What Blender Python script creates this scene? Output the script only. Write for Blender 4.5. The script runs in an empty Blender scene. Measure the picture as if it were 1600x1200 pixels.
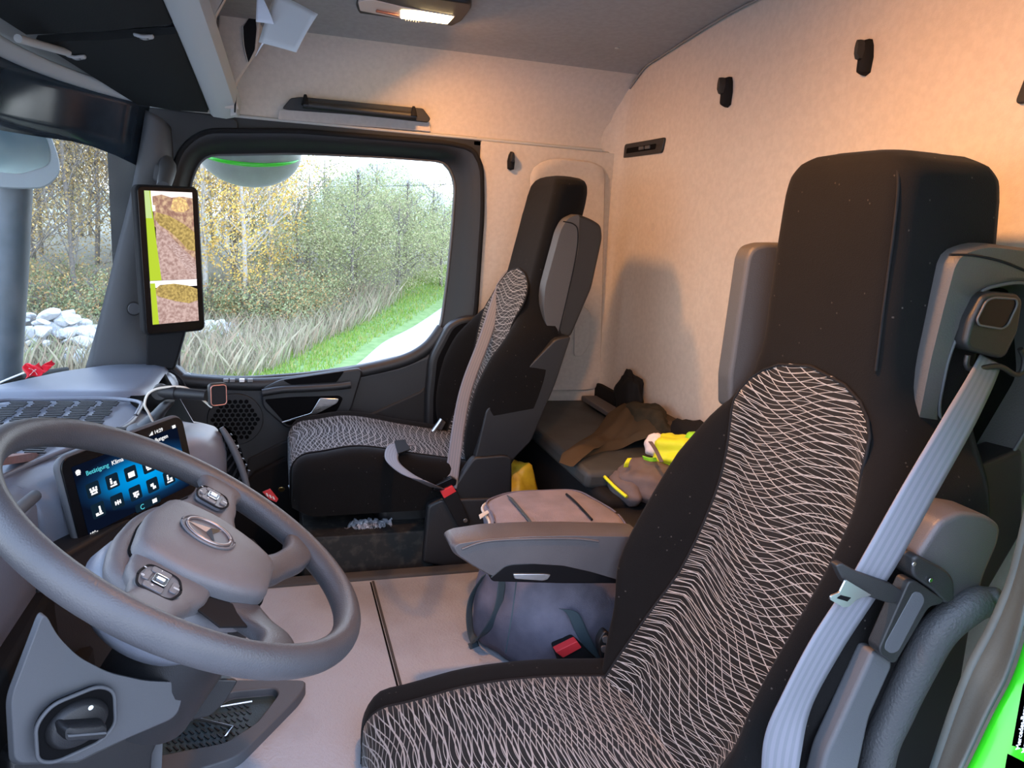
import bpy, bmesh, math, random
from mathutils import Vector, Matrix
R = math.radians
scn = bpy.context.scene
col = scn.collection
rnd = random.Random(7)

# ------------------------------------------------------------------ camera
# world: +x = towards the passenger door, +y = towards the windscreen, z up, metres; tunnel floor at z .24
CX, CY, CZ = -1.505, 0.0, 1.20
ROWS = ((-0.28981744, -0.21600335, 0.93238855),
        (-0.95517449, 0.00380327, -0.29601898),
        (0.06039496, -0.97638522, -0.20742314))
cam_data = bpy.data.cameras.new('camera')
cam_data.sensor_width = 36.0
cam_data.lens = 27.0
cam_data.clip_start = 0.02
cam_data.clip_end = 300
cam = bpy.data.objects.new('camera', cam_data)
col.objects.link(cam)
m3 = Matrix([(r[0], -r[1], -r[2]) for r in ROWS])
cam.matrix_world = Matrix.Translation((CX, CY, CZ)) @ m3.to_4x4()
scn.camera = cam

# ------------------------------------------------------------------ view + world
scn.view_settings.view_transform = 'Standard'
scn.view_settings.look = 'None'
scn.view_settings.gamma = 1
scn.view_settings.use_curve_mapping = False
scn.view_settings.exposure = 0.58
w = bpy.data.worlds.new('sky'); scn.world = w; w.use_nodes = True
nt = w.node_tree; nt.nodes.clear()
wo = nt.nodes.new('ShaderNodeOutputWorld'); bg = nt.nodes.new('ShaderNodeBackground')
tc = nt.nodes.new('ShaderNodeTexCoord'); nz = nt.nodes.new('ShaderNodeTexNoise'); cr = nt.nodes.new('ShaderNodeValToRGB')
nz.inputs['Scale'].default_value = 2.2; nz.inputs['Detail'].default_value = 6
cr.color_ramp.elements[0].color = (0.80, 0.88, 1.0, 1); cr.color_ramp.elements[0].position = .3
cr.color_ramp.elements[1].color = (0.98, 1.0, 1.0, 1); cr.color_ramp.elements[1].position = .7
nt.links.new(tc.outputs['Generated'], nz.inputs['Vector']); nt.links.new(nz.outputs['Fac'], cr.inputs['Fac'])
gd = nt.nodes.new('ShaderNodeSeparateXYZ'); gr_ = nt.nodes.new('ShaderNodeValToRGB'); mu = nt.nodes.new('ShaderNodeMix'); mu.data_type = 'RGBA'; mu.blend_type = 'MULTIPLY'; mu.inputs['Factor'].default_value = 1
gr_.color_ramp.elements[0].position = .03; gr_.color_ramp.elements[0].color = (1, 1, 1, 1)
gr_.color_ramp.elements[1].position = .40; gr_.color_ramp.elements[1].color = (.62, .78, 1.12, 1)
nt.links.new(tc.outputs['Generated'], gd.inputs[0]); nt.links.new(gd.outputs[2], gr_.inputs['Fac'])
nt.links.new(cr.outputs['Color'], mu.inputs['A']); nt.links.new(gr_.outputs['Color'], mu.inputs['B']); nt.links.new(mu.outputs['Result'], bg.inputs['Color']); bg.inputs['Strength'].default_value = 3.4
nt.links.new(bg.outputs[0], wo.inputs[0])

# the warm interior lamps in the cab roof: their light (their housings are built below)
def cab_lamp(loc, power, size):
    d = bpy.data.lights.new('cab_lamp_light', 'AREA'); d.shape = 'RECTANGLE'; d.size = size[0]; d.size_y = size[1]
    d.energy = power; d.color = (1.0, 0.42, 0.12); d.spread = R(150)
    o = bpy.data.objects.new('cab_lamp_light', d); col.objects.link(o); o.location = loc; o.rotation_euler = (R(-28), 0, 0)
    return o
LAMP1 = cab_lamp((0.76, -0.44, 1.718), 4.2, (0.05, 0.11))
LAMP2 = cab_lamp((-0.46, -0.42, 1.718), 14.0, (0.05, 0.11))

# ------------------------------------------------------------------ helpers
def at(px, py, **k):
    """a point of the photograph taken onto the plane x=, y= or z= it really lies in"""
    q = (px-800.0, py-600.0, 1200.0)
    r = Vector([sum(a*b for a, b in zip(row, q)) for row in ROWS])
    a, v = list(k.items())[0]; i = 'xyz'.index(a); c = Vector((CX, CY, CZ))
    return c + r*((v-c[i])/r[i])

def mesh_obj(name, verts, faces, mat, parent=None, smooth=True, bevel=0, seg=3, sub=0, angle=40, uvs=None):
    me = bpy.data.meshes.new(name)
    me.from_pydata([tuple(v) for v in verts], [], faces)
    if uvs:
        ul = me.uv_layers.new(name='UVMap')
        for p in me.polygons:
            for li in p.loop_indices: ul.data[li].uv = uvs[me.loops[li].vertex_index]
    bm = bmesh.new(); bm.from_mesh(me); bmesh.ops.recalc_face_normals(bm, faces=bm.faces); bm.to_mesh(me); bm.free()
    me.update()
    if smooth:
        me.polygons.foreach_set('use_smooth', [True]*len(me.polygons))
        if not sub: me.set_sharp_from_angle(angle=R(angle))
    if mat: me.materials.append(mat)
    o = bpy.data.objects.new(name, me); col.objects.link(o)
    if bevel:
        b = o.modifiers.new('bevel', 'BEVEL'); b.width = bevel; b.segments = seg; b.limit_method = 'ANGLE'; b.angle_limit = R(35)
        b.harden_normals = False
    if sub:
        s = o.modifiers.new('sub', 'SUBSURF'); s.levels = sub; s.render_levels = sub
    if parent: o.parent = parent
    return o

def thing(name, label, cat, group=None, loc=(0, 0, 0)):
    o = bpy.data.objects.new(name, None); col.objects.link(o); o.location = loc; o.empty_display_size = .02
    tag(o, label, cat, group); return o
def tag(o, label=None, cat=None, group=None, kind=None):
    if label: o['label'] = label
    if cat: o['category'] = cat
    if group: o['group'] = group
    if kind: o['kind'] = kind
    return o
def struct(o): o['kind'] = 'structure'; return o

def box(name, c, s, mat, parent=None, bevel=.004, rot=None, seg=3):
    hx, hy, hz = s[0]/2, s[1]/2, s[2]/2
    M = rot.to_matrix() if hasattr(rot, 'to_matrix') else (Matrix.Rotation(0, 3, 'X') if rot is None else rot)
    c = Vector(c)
    vs = [c + M @ Vector((x*hx, y*hy, z*hz)) for x in (-1, 1) for y in (-1, 1) for z in (-1, 1)]
    fs = [(0, 1, 3, 2), (4, 6, 7, 5), (0, 4, 5, 1), (2, 3, 7, 6), (0, 2, 6, 4), (1, 5, 7, 3)]
    return mesh_obj(name, vs, fs, mat, parent, bevel=bevel, seg=seg)

def rotm(x=0, y=0, z=0):
    from mathutils import Euler
    return Euler((R(x), R(y), R(z))).to_matrix()

def slab(name, pts, vec, mat, parent=None, bevel=.004, seg=3, smooth=True):
    """a flat outline given its real thickness"""
    n = len(pts); v = Vector(vec); pts = [Vector(p) for p in pts]
    vs = pts + [p+v for p in pts]
    fs = [tuple(range(n)), tuple(range(2*n-1, n-1, -1))] + [(i, (i+1) % n, n+(i+1) % n, n+i) for i in range(n)]
    return mesh_obj(name, vs, fs, mat, parent, bevel=bevel, seg=seg, smooth=smooth)

def smooth_loop(pts, n, closed=True):
    """Catmull-Rom through the points, n samples"""
    P = [Vector(p) for p in pts]; m = len(P); segs = m if closed else m-1
    out = []
    for i in range(n):
        t = i/n*segs if closed else i/(n-1)*segs
        k = min(int(t), segs-1); f = t-k
        g = (lambda j: P[j % m]) if closed else (lambda j: P[max(0, min(m-1, j))])
        a, b, c, d = g(k-1), g(k), g(k+1), g(k+2)
        out.append(.5*((2*b)+(c-a)*f+(2*a-5*b+4*c-d)*f*f+(3*b-a-3*c+d)*f**3))
    return out

def even_loop(pts, n):
    """closed polyline resampled evenly by length"""
    P = [Vector(p) for p in pts]; m = len(P)
    L = [0]
    for i in range(m): L.append(L[-1]+(P[(i+1) % m]-P[i]).length)
    out = []; j = 0
    for i in range(n):
        s = i/n*L[-1]
        while L[j+1] < s: j += 1
        f = (s-L[j])/max(1e-9, L[j+1]-L[j]); out.append(P[j].lerp(P[(j+1) % m], f))
    return out

def loft(name, rings, mat, parent=None, cap0=True, cap1=True, smooth=True, sub=0, bevel=0, angle=50, closed=True):
    n = len(rings[0]); vs = [p for r in rings for p in r]; fs = []
    for k in range(len(rings)-1):
        for i in range(n if closed else n-1):
            j = (i+1) % n; fs.append((k*n+i, k*n+j, (k+1)*n+j, (k+1)*n+i))
    if cap0: fs.append(tuple(range(n-1, -1, -1)))
    if cap1: fs.append(tuple(range((len(rings)-1)*n, len(rings)*n)))
    return mesh_obj(name, vs, fs, mat, parent, smooth=smooth, sub=sub, bevel=bevel, angle=angle)

def tube_data(pts, rad, n=10, samples=None, sm=True):
    P = [Vector(p) for p in pts]
    if sm and len(P) > 2: P = smooth_loop(P, samples or len(P)*6, closed=False)
    m = len(P); rs = rad if isinstance(rad, (list, tuple)) else [rad]
    def rr(i):
        t = i/(m-1)*(len(rs)-1) if m > 1 else 0; k = int(min(t, len(rs)-2)) if len(rs) > 1 else 0
        return rs[0] if len(rs) == 1 else rs[k]+(rs[k+1]-rs[k])*(t-k)
    vs = []; fs = []; up = None
    for i, p in enumerate(P):
        d = (P[min(i+1, m-1)]-P[max(i-1, 0)]).normalized()
        if up is None: up = d.orthogonal().normalized()
        up = (up-d*up.dot(d)).normalized(); sd = d.cross(up)
        for a in range(n):
            t = 2*math.pi*a/n; vs.append(p+(up*math.cos(t)+sd*math.sin(t))*rr(i))
    for i in range(m-1):
        for a in range(n):
            b = (a+1) % n; fs.append((i*n+a, i*n+b, (i+1)*n+b, (i+1)*n+a))
    fs.append(tuple(range(n-1, -1, -1))); fs.append(tuple(range((m-1)*n, m*n)))
    return vs, fs
def tube(name, pts, rad, mat, parent=None, n=12, samples=None, sm=True):
    vs, fs = tube_data(pts, rad, n, samples, sm)
    return mesh_obj(name, vs, fs, mat, parent, angle=60)

def merge(parts):
    V = []; F = []
    for v, f in parts:
        o = len(V); V += list(v); F += [tuple(i+o for i in g) for g in f]
    return V, F
def box_data(c, s, M=None):
    hx, hy, hz = s[0]/2, s[1]/2, s[2]/2; c = Vector(c)
    M = M or Matrix.Identity(3)
    vs = [c + M @ Vector((x*hx, y*hy, z*hz)) for x in (-1, 1) for y in (-1, 1) for z in (-1, 1)]
    return vs, [(0, 1, 3, 2), (4, 6, 7, 5), (0, 4, 5, 1), (2, 3, 7, 6), (0, 2, 6, 4), (1, 5, 7, 3)]

def grid(name, f, nu, nv, mat, parent=None, thick=0, uv=None, sub=0, smooth=True, angle=60):
    vs = []; uvs = []
    for j in range(nv+1):
        for i in range(nu+1):
            vs.append(f(i/nu, j/nv)); uvs.append(uv(i/nu, j/nv) if uv else (i/nu, j/nv))
    fs = [(j*(nu+1)+i, j*(nu+1)+i+1, (j+1)*(nu+1)+i+1, (j+1)*(nu+1)+i) for j in range(nv) for i in range(nu)]
    o = mesh_obj(name, vs, fs, mat, parent, smooth=smooth, sub=sub, uvs=uvs, angle=angle)
    if thick:
        s = o.modifiers.new('solid', 'SOLIDIFY'); s.thickness = thick; s.offset = 0
    return o

def ribbon(name, pts, wdir, width, mat, parent=None, thick=.0018, samples=60):
    """webbing strap: centre line points, width direction (one or one per point)"""
    P = smooth_loop(pts, samples, closed=False)
    W = [Vector(x) for x in wdir] if isinstance(wdir[0], (list, tuple, Vector)) else [Vector(wdir)]*len(pts)
    Ws = smooth_loop(W, samples, closed=False)
    wd = width if isinstance(width, (list, tuple)) else [width]*2
    Lc = [0]
    for i in range(1, samples): Lc.append(Lc[-1]+(P[i]-P[i-1]).length)
    def ww(i):
        t = i/(samples-1)*(len(wd)-1); k = min(int(t), len(wd)-2); return wd[k]+(wd[k+1]-wd[k])*(t-k)
    def f(u, v):
        i = round(v*(samples-1)); return P[i]+Ws[i].normalized()*ww(i)*(u-.5)
    return grid(name, f, 6, samples-1, mat, parent, thick=thick, uv=lambda u, v: (u, Lc[round(v*(samples-1))]))

def rrect(w_, h_, r, k=6):
    out = []
    for cx, cy, a0 in ((w_/2-r, h_/2-r, 0), (-w_/2+r, h_/2-r, 90), (-w_/2+r, -h_/2+r, 180), (w_/2-r, -h_/2+r, 270)):
        for i in range(k+1):
            a = R(a0+90*i/k); out.append((cx+r*math.cos(a), cy+r*math.sin(a)))
    return out

def rounded(pts, r, k=5):
    """closed 3D polygon with its corners rounded"""
    P = [Vector(p) for p in pts]; n = len(P); out = []
    for i in range(n):
        a, b, c = P[i-1], P[i], P[(i+1) % n]
        d1 = a-b; d2 = c-b; q = min(r, d1.length*.45, d2.length*.45)
        s = b+d1.normalized()*q; e = b+d2.normalized()*q
        for j in range(k+1):
            t = j/k; out.append(s*(1-t)**2+b*2*t*(1-t)+e*t*t)
    return out

def frame_on(o, x, y):
    """place helper: function (u,v,w)->world with local axes x,y and normal"""
    o = Vector(o); x = Vector(x).normalized(); y = Vector(y); y = (y-x*y.dot(x)).normalized(); z = x.cross(y)
    return lambda u, v, w=0: o+x*u+y*v+z*w

def text(name, s, F, size, mat, parent=None, depth=.0006, at_=(0, 0), align='LEFT', rot=0):
    cu = bpy.data.curves.new(name, 'FONT'); cu.body = s; cu.size = size; cu.extrude = depth; cu.align_x = align
    o = bpy.data.objects.new(name, cu); col.objects.link(o)
    p = F(at_[0], at_[1], .0024); ca, sa = math.cos(R(rot)), math.sin(R(rot))
    ox = (F(ca, sa)-F(0, 0)).normalized(); oy = (F(-sa, ca)-F(0, 0)).normalized(); oz = ox.cross(oy)
    me = bpy.data.meshes.new_from_object(o); bpy.data.objects.remove(o); bpy.data.curves.remove(cu)
    me.transform(Matrix(((ox.x, oy.x, oz.x, p.x), (ox.y, oy.y, oz.y, p.y), (ox.z, oy.z, oz.z, p.z), (0, 0, 0, 1))))
    me.materials.clear(); me.materials.append(mat)
    o = bpy.data.objects.new(name, me); col.objects.link(o)
    if parent: o.parent = parent
    return o

# ------------------------------------------------------------------ materials
def new_mat(name):
    m = bpy.data.materials.new(name); m.use_nodes = True; n = m.node_tree; n.nodes.clear()
    out = n.nodes.new('ShaderNodeOutputMaterial'); b = n.nodes.new('ShaderNodeBsdfPrincipled')
    n.links.new(b.outputs[0], out.inputs[0]); return m, n, b, out
def mat(name, c, rough=.5, metal=0, c2=None, nscale=6, spec=.5, bump=0, bscale=300, emit=None, es=0, sheen=0, detail=4, lo=.35, hi=.65, coat=0):
    m, n, b, out = new_mat(name)
    b.inputs['Base Color'].default_value = (*c, 1); b.inputs['Roughness'].default_value = rough
    b.inputs['Metallic'].default_value = metal; b.inputs['Specular IOR Level'].default_value = spec
    tcn = n.nodes.new('ShaderNodeTexCoord')
    if c2:
        t = n.nodes.new('ShaderNodeTexNoise'); t.inputs['Scale'].default_value = nscale; t.inputs['Detail'].default_value = detail
        r_ = n.nodes.new('ShaderNodeValToRGB'); r_.color_ramp.elements[0].position = lo; r_.color_ramp.elements[1].position = hi
        r_.color_ramp.elements[0].color = (*c, 1); r_.color_ramp.elements[1].color = (*c2, 1)
        n.links.new(tcn.outputs['Object'], t.inputs['Vector']); n.links.new(t.outputs['Fac'], r_.inputs['Fac'])
        n.links.new(r_.outputs['Color'], b.inputs['Base Color'])
    if bump:
        t = n.nodes.new('ShaderNodeTexNoise'); t.inputs['Scale'].default_value = bscale; t.inputs['Detail'].default_value = 2
        u = n.nodes.new('ShaderNodeBump'); u.inputs['Strength'].default_value = bump; u.inputs['Distance'].default_value = .002
        n.links.new(tcn.outputs['Object'], t.inputs['Vector']); n.links.new(t.outputs['Fac'], u.inputs['Height'])
        n.links.new(u.outputs['Normal'], b.inputs['Normal'])
    if emit: b.inputs['Emission Color'].default_value = (*emit, 1); b.inputs['Emission Strength'].default_value = es
    if sheen: b.inputs['Sheen Weight'].default_value = sheen; b.inputs['Sheen Roughness'].default_value = .5
    if coat: b.inputs['Coat Weight'].default_value = coat; b.inputs['Coat Roughness'].default_value = .1
    return m

class G:
    """tiny expression builder for shader maths"""
    def __init__(s, n): s.n = n
    def m(s, op, *a):
        k = s.n.nodes.new('ShaderNodeMath'); k.operation = op
        for i, x in enumerate(a):
            if isinstance(x, (int, float)): k.inputs[i].default_value = x
            else: s.n.links.new(x, k.inputs[i])
        return k.outputs[0]

def specks(n, g, vec, scale=160, thr=.965):
    v = n.nodes.new('ShaderNodeTexWhiteNoise'); v.noise_dimensions = '3D'
    s = n.nodes.new('ShaderNodeVectorMath'); s.operation = 'SCALE'; s.inputs['Scale'].default_value = scale
    f = n.nodes.new('ShaderNodeVectorMath'); f.operation = 'FLOOR'
    n.links.new(vec, s.inputs[0]); n.links.new(s.outputs[0], f.inputs[0]); n.links.new(f.outputs[0], v.inputs['Vector'])
    return g.m('GREATER_THAN', v.outputs['Value'], thr)

def cloth_black(name, base=(.0042, .0040, .0040), lint=(.05, .045, .04)):
    m, n, b, out = new_mat(name); g = G(n)
    tcn = n.nodes.new('ShaderNodeTexCoord')
    t = n.nodes.new('ShaderNodeTexNoise'); t.inputs['Scale'].default_value = 14; t.inputs['Detail'].default_value = 8; t.inputs['Roughness'].default_value = .7
    n.links.new(tcn.outputs['Object'], t.inputs['Vector'])
    f = n.nodes.new('ShaderNodeTexNoise'); f.inputs['Scale'].default_value = 700; f.inputs['Detail'].default_value = 1
    n.links.new(tcn.outputs['Object'], f.inputs['Vector'])
    mx = n.nodes.new('ShaderNodeMix'); mx.data_type = 'RGBA'
    mx.inputs['A'].default_value = (*base, 1); mx.inputs['B'].default_value = (*[x*2.3 for x in base], 1)
    n.links.new(g.m('MULTIPLY', t.outputs['Fac'], f.outputs['Fac']), mx.inputs['Factor'])
    m2 = n.nodes.new('ShaderNodeMix'); m2.data_type = 'RGBA'; n.links.new(mx.outputs['Result'], m2.inputs['A']); m2.inputs['B'].default_value = (*lint, 1)
    n.links.new(specks(n, g, tcn.outputs['Object'], 420, .9985), m2.inputs['Factor'])
    n.links.new(m2.outputs['Result'], b.inputs['Base Color'])
    b.inputs['Roughness'].default_value = .95; b.inputs['Specular IOR Level'].default_value = .12
    b.inputs['Sheen Weight'].default_value = .03; b.inputs['Sheen Roughness'].default_value = .45
    u = n.nodes.new('ShaderNodeBump'); u.inputs['Strength'].default_value = .5; u.inputs['Distance'].default_value = .001
    n.links.new(f.outputs['Fac'], u.inputs['Height']); n.links.new(u.outputs['Normal'], b.inputs['Normal'])
    return m

def cloth_pattern(name, dens=1.0, lw=.04, line=(.42, .40, .38)):
    """dark woven cloth with two families of wandering pale threads; uv in metres"""
    m, n, b, out = new_mat(name); g = G(n)
    uvn = n.nodes.new('ShaderNodeUVMap'); sp = n.nodes.new('ShaderNodeSeparateXYZ'); n.links.new(uvn.outputs[0], sp.inputs[0])
    U, V = sp.outputs[0], sp.outputs[1]
    nz_ = n.nodes.new('ShaderNodeTexNoise'); nz_.inputs['Scale'].default_value = 4.5; nz_.inputs['Detail'].default_value = 1
    n.links.new(uvn.outputs[0], nz_.inputs['Vector']); N = nz_.outputs['Fac']
    def fam(per, a1, k1, p1, a2, k2, slope, na):
        s1 = g.m('MULTIPLY', g.m('SINE', g.m('ADD', g.m('MULTIPLY', U, k1), g.m('ADD', g.m('MULTIPLY', g.m('SINE', g.m('MULTIPLY', V, 9.0)), 1.3), p1))), a1)
        s2 = g.m('MULTIPLY', g.m('SINE', g.m('ADD', g.m('MULTIPLY', U, k2), g.m('MULTIPLY', V, 14.0))), a2)
        ph = g.m('ADD', g.m('ADD', g.m('MULTIPLY', V, dens/per), g.m('ADD', s1, s2)), g.m('ADD', g.m('MULTIPLY', U, slope), g.m('MULTIPLY', N, na)))
        d = g.m('ABSOLUTE', g.m('SUBTRACT', g.m('FRACT', ph), .5))
        return g.m('LESS_THAN', d, lw)
    a = fam(.0092, 1.1, 21.0, 0.0, .25, 46.0, 0.0, 2.2)
    c = fam(.0150, 1.3, 17.0, 2.4, .25, 30.0, 11.0, -2.5)
    e = fam(.0210, 1.2, 14.0, 4.0, .2, 26.0, -10.0, 2.0)
    msk = g.m('MAXIMUM', g.m('MAXIMUM', a, c), e)
    f = n.nodes.new('ShaderNodeTexNoise'); f.inputs['Scale'].default_value = 1400; n.links.new(uvn.outputs[0], f.inputs['Vector'])
    mx = n.nodes.new('ShaderNodeMix'); mx.data_type = 'RGBA'; mx.inputs['A'].default_value = (.0065, .0062, .006, 1); mx.inputs['B'].default_value = (*line, 1)
    n.links.new(g.m('MULTIPLY', msk, g.m('ADD', g.m('MULTIPLY', f.outputs['Fac'], .8), .35)), mx.inputs['Factor'])
    n.links.new(mx.outputs['Result'], b.inputs['Base Color'])
    b.inputs['Roughness'].default_value = .9; b.inputs['Specular IOR Level'].default_value = .15; b.inputs['Sheen Weight'].default_value = .1
    u = n.nodes.new('ShaderNodeBump'); u.inputs['Strength'].default_value = .4; u.inputs['Distance'].default_value = .0008
    n.links.new(msk, u.inputs['Height']); n.links.new(u.outputs['Normal'], b.inputs['Normal'])
    return m

def webbing(name, c=(.16, .162, .188), c2=(.13, .137, .155)):
    m, n, b, out = new_mat(name); g = G(n)
    uvn = n.nodes.new('ShaderNodeUVMap'); sp = n.nodes.new('ShaderNodeSeparateXYZ'); n.links.new(uvn.outputs[0], sp.inputs[0])
    s = g.m('SINE', g.m('MULTIPLY', sp.outputs[0], 31.4)); s = g.m('GREATER_THAN', s, .1)
    f = g.m('SINE', g.m('MULTIPLY', sp.outputs[1], 5200.0))
    mx = n.nodes.new('ShaderNodeMix'); mx.data_type = 'RGBA'; mx.inputs['A'].default_value = (*c, 1); mx.inputs['B'].default_value = (*c2, 1)
    n.links.new(s, mx.inputs['Factor']); n.links.new(mx.outputs['Result'], b.inputs['Base Color'])
    b.inputs['Roughness'].default_value = .55; b.inputs['Specular IOR Level'].default_value = .4
    u = n.nodes.new('ShaderNodeBump'); u.inputs['Strength'].default_value = .15; u.inputs['Distance'].default_value = .0005
    n.links.new(f, u.inputs['Height']); n.links.new(u.outputs['Normal'], b.inputs['Normal'])
    return m

def glass_mat(name, haze=.02, tint=(.96, .98, .97), gloss=.06):
    m = bpy.data.materials.new(name); m.use_nodes = True; n = m.node_tree; n.nodes.clear()
    out = n.nodes.new('ShaderNodeOutputMaterial'); tr = n.nodes.new('ShaderNodeBsdfTransparent'); gl = n.nodes.new('ShaderNodeBsdfGlossy'); df = n.nodes.new('ShaderNodeBsdfDiffuse')
    tr.inputs[0].default_value = (*tint, 1); gl.inputs['Roughness'].default_value = .02; df.inputs[0].default_value = (.8, .8, .78, 1)
    fr = n.nodes.new('ShaderNodeLayerWeight'); fr.inputs['Blend'].default_value = .12
    a = n.nodes.new('ShaderNodeMixShader'); bb = n.nodes.new('ShaderNodeMixShader')
    tcn = n.nodes.new('ShaderNodeTexCoord'); t = n.nodes.new('ShaderNodeTexNoise'); t.inputs['Scale'].default_value = 9; t.inputs['Detail'].default_value = 9
    n.links.new(tcn.outputs['Object'], t.inputs['Vector'])
    g = G(n); hz = g.m('MULTIPLY', g.m('POWER', t.outputs['Fac'], 2.0), haze*4)
    n.links.new(hz, a.inputs[0]); n.links.new(tr.outputs[0], a.inputs[1]); n.links.new(df.outputs[0], a.inputs[2])
    n.links.new(g.m('MULTIPLY', fr.outputs[0], gloss*6), bb.inputs[0]); n.links.new(a.outputs[0], bb.inputs[1]); n.links.new(gl.outputs[0], bb.inputs[2])
    n.links.new(bb.outputs[0], out.inputs[0]); return m

def emis(name, c, s=1.0):
    m = bpy.data.materials.new(name); m.use_nodes = True; n = m.node_tree; n.nodes.clear()
    out = n.nodes.new('ShaderNodeOutputMaterial'); e = n.nodes.new('ShaderNodeEmission'); e.inputs[0].default_value = (*c, 1); e.inputs[1].default_value = s
    n.links.new(e.outputs[0], out.inputs[0]); return m
def emis2(name, c, c2, s=1.0, scale=30, lo=.4, hi=.6, stretch=(1, 1, 1)):
    m = emis(name, c, s); n = m.node_tree; e = [x for x in n.nodes if x.type == 'EMISSION'][0]
    tcn = n.nodes.new('ShaderNodeTexCoord'); mp = n.nodes.new('ShaderNodeMapping'); mp.inputs['Scale'].default_value = stretch
    t = n.nodes.new('ShaderNodeTexNoise'); t.inputs['Scale'].default_value = scale; t.inputs['Detail'].default_value = 5
    r_ = n.nodes.new('ShaderNodeValToRGB'); r_.color_ramp.elements[0].position = lo; r_.color_ramp.elements[1].position = hi
    r_.color_ramp.elements[0].color = (*c, 1); r_.color_ramp.elements[1].color = (*c2, 1)
    n.links.new(tcn.outputs['Object'], mp.inputs[0]); n.links.new(mp.outputs[0], t.inputs['Vector']); n.links.new(t.outputs['Fac'], r_.inputs['Fac']); n.links.new(r_.outputs['Color'], e.inputs[0])
    return m

M = {}
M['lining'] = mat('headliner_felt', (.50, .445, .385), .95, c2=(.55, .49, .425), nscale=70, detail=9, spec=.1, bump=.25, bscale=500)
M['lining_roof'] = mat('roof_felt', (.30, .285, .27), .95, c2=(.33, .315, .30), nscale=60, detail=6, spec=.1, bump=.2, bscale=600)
M['lining_soft'] = mat('pillar_felt', (.47, .42, .375), .9, c2=(.51, .46, .41), nscale=80, spec=.1, bump=.2, bscale=500)
M['trim_grey'] = mat('light_grey_plastic', (.42, .42, .40), .6, bump=.15, bscale=600)
M['trim_mid'] = mat('mid_grey_plastic', (.20, .20, .195), .6, bump=.15, bscale=600)
M['trim_black'] = mat('black_seal_plastic', (.010, .010, .011), .6, bump=.1)
M['dash'] = mat('dash_soft_plastic', (.140, .152, .185), .33, c2=(.155, .166, .20), nscale=9, bump=.25, bscale=900)
M['dash_dark'] = mat('dash_dark_plastic', (.008, .008, .009), .5, bump=.2, bscale=700)
M['door'] = mat('door_plastic', (.014, .0145, .016), .5, bump=.2, bscale=700)
M['door_low'] = mat('door_lower_plastic', (.005, .0055, .006), .7, bump=.2, bscale=700)
M['pillar'] = mat('pillar_plastic', (.068, .071, .078), .6, bump=.15, bscale=700)
M['black'] = mat('gloss_black', (.005, .005, .006), .22, spec=.25)
M['matte_black'] = mat('matte_black', (.008, .008, .009), .8, spec=.2)
M['deep'] = mat('dark_recess', (.003, .003, .0035), .9, spec=.1)
M['wheel'] = mat('wheel_leather', (.050, .049, .054), .42, c2=(.060, .058, .062), nscale=14, bump=.3, bscale=500, spec=.5)
M['wheel_hub'] = mat('wheel_hub_plastic', (.100, .098, .106), .45, c2=(.120, .116, .122), nscale=5, bump=.3, bscale=800)
M['wheel_in'] = mat('wheel_inset_plastic', (.075, .077, .090), .45)
M['chrome'] = mat('chrome', (.75, .75, .76), .18, metal=1)
M['steel'] = mat('brushed_steel', (.60, .62, .64), .3, metal=1)
M['seat'] = cloth_black('seat_black_cloth')
M['insert'] = cloth_pattern('seat_pattern_cloth')
M['insert_fine'] = cloth_pattern('seat_pattern_cloth_fine', dens=1.0, lw=.065, line=(.34, .34, .34))
M['wing'] = mat('wing_leather', (.055, .052, .051), .55, bump=.3, bscale=420)
M['wing_dark'] = mat('wing_plastic', (.012, .012, .0125), .5, bump=.2, bscale=600)
M['arm'] = mat('armrest_plastic', (.075, .068, .070), .42, c2=(.062, .057, .060), nscale=10, bump=.25, bscale=600)
M['belt'] = webbing('belt_webbing')
M['red'] = mat('red_button', (.62, .030, .035), .45)
M['mat'] = mat('rubber_floor_mat', (.34, .355, .385), .55, c2=(.185, .165, .15), nscale=2.6, detail=9, lo=.50, hi=.78, bump=.9, bscale=160, spec=.3)
M['mat_dark'] = mat('dark_rubber', (.035, .034, .033), .8, c2=(.05, .044, .040), nscale=8, bump=.4, bscale=120)
M['green'] = mat('green_paint_reflection', (.035, .62, .012), .3, coat=.6)
M['seal'] = mat('door_seal_rubber', (.050, .062, .058), .5, c2=(.070, .085, .078), nscale=7, bump=.2, bscale=200)
M['paper'] = mat('paper', (.62, .62, .60), .9)
M['paper2'] = mat('paper_white', (.75, .76, .80), .9)
M['bag'] = mat('cooler_bag_cloth', (.11, .105, .135), .85, c2=(.14, .13, .165), nscale=30, bump=.5, bscale=700, spec=.2)
M['bag_top'] = mat('cooler_bag_lid_cloth', (.20, .175, .19), .85, c2=(.25, .215, .23), nscale=18, bump=.5, bscale=700, spec=.2)
M['strap'] = mat('bag_strap', (.035, .055, .066), .7, bump=.3, bscale=900)
M['zip'] = mat('pale_zip', (.55, .52, .45), .5)
M['jacket'] = mat('brown_jacket_cloth', (.060, .044, .026), .95, c2=(.075, .052, .030), nscale=8, spec=.1)
M['jacket2'] = mat('olive_cloth', (.028, .026, .018), .9, c2=(.05, .04, .025), nscale=25, spec=.1)
M['backpack'] = mat('taupe_backpack_cloth', (.12, .098, .098), .8, c2=(.155, .125, .12), nscale=20, bump=.3, bscale=500, spec=.2)
M['neon'] = mat('neon_yellow', (.72, .80, .02), .6)
M['neon2'] = mat('neon_green', (.30, .75, .03), .6)
M['reflect'] = mat('pink_white_panel', (.80, .70, .68), .6)
M['yellow'] = mat('yellow_plastic', (.55, .38, .02), .45, c2=(.40, .27, .015), nscale=30, bump=.4, bscale=40)
M['film'] = mat('clear_film', (.42, .45, .50), .15, c2=(.16, .17, .19), nscale=22, lo=.42, hi=.6, spec=.9)
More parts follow.
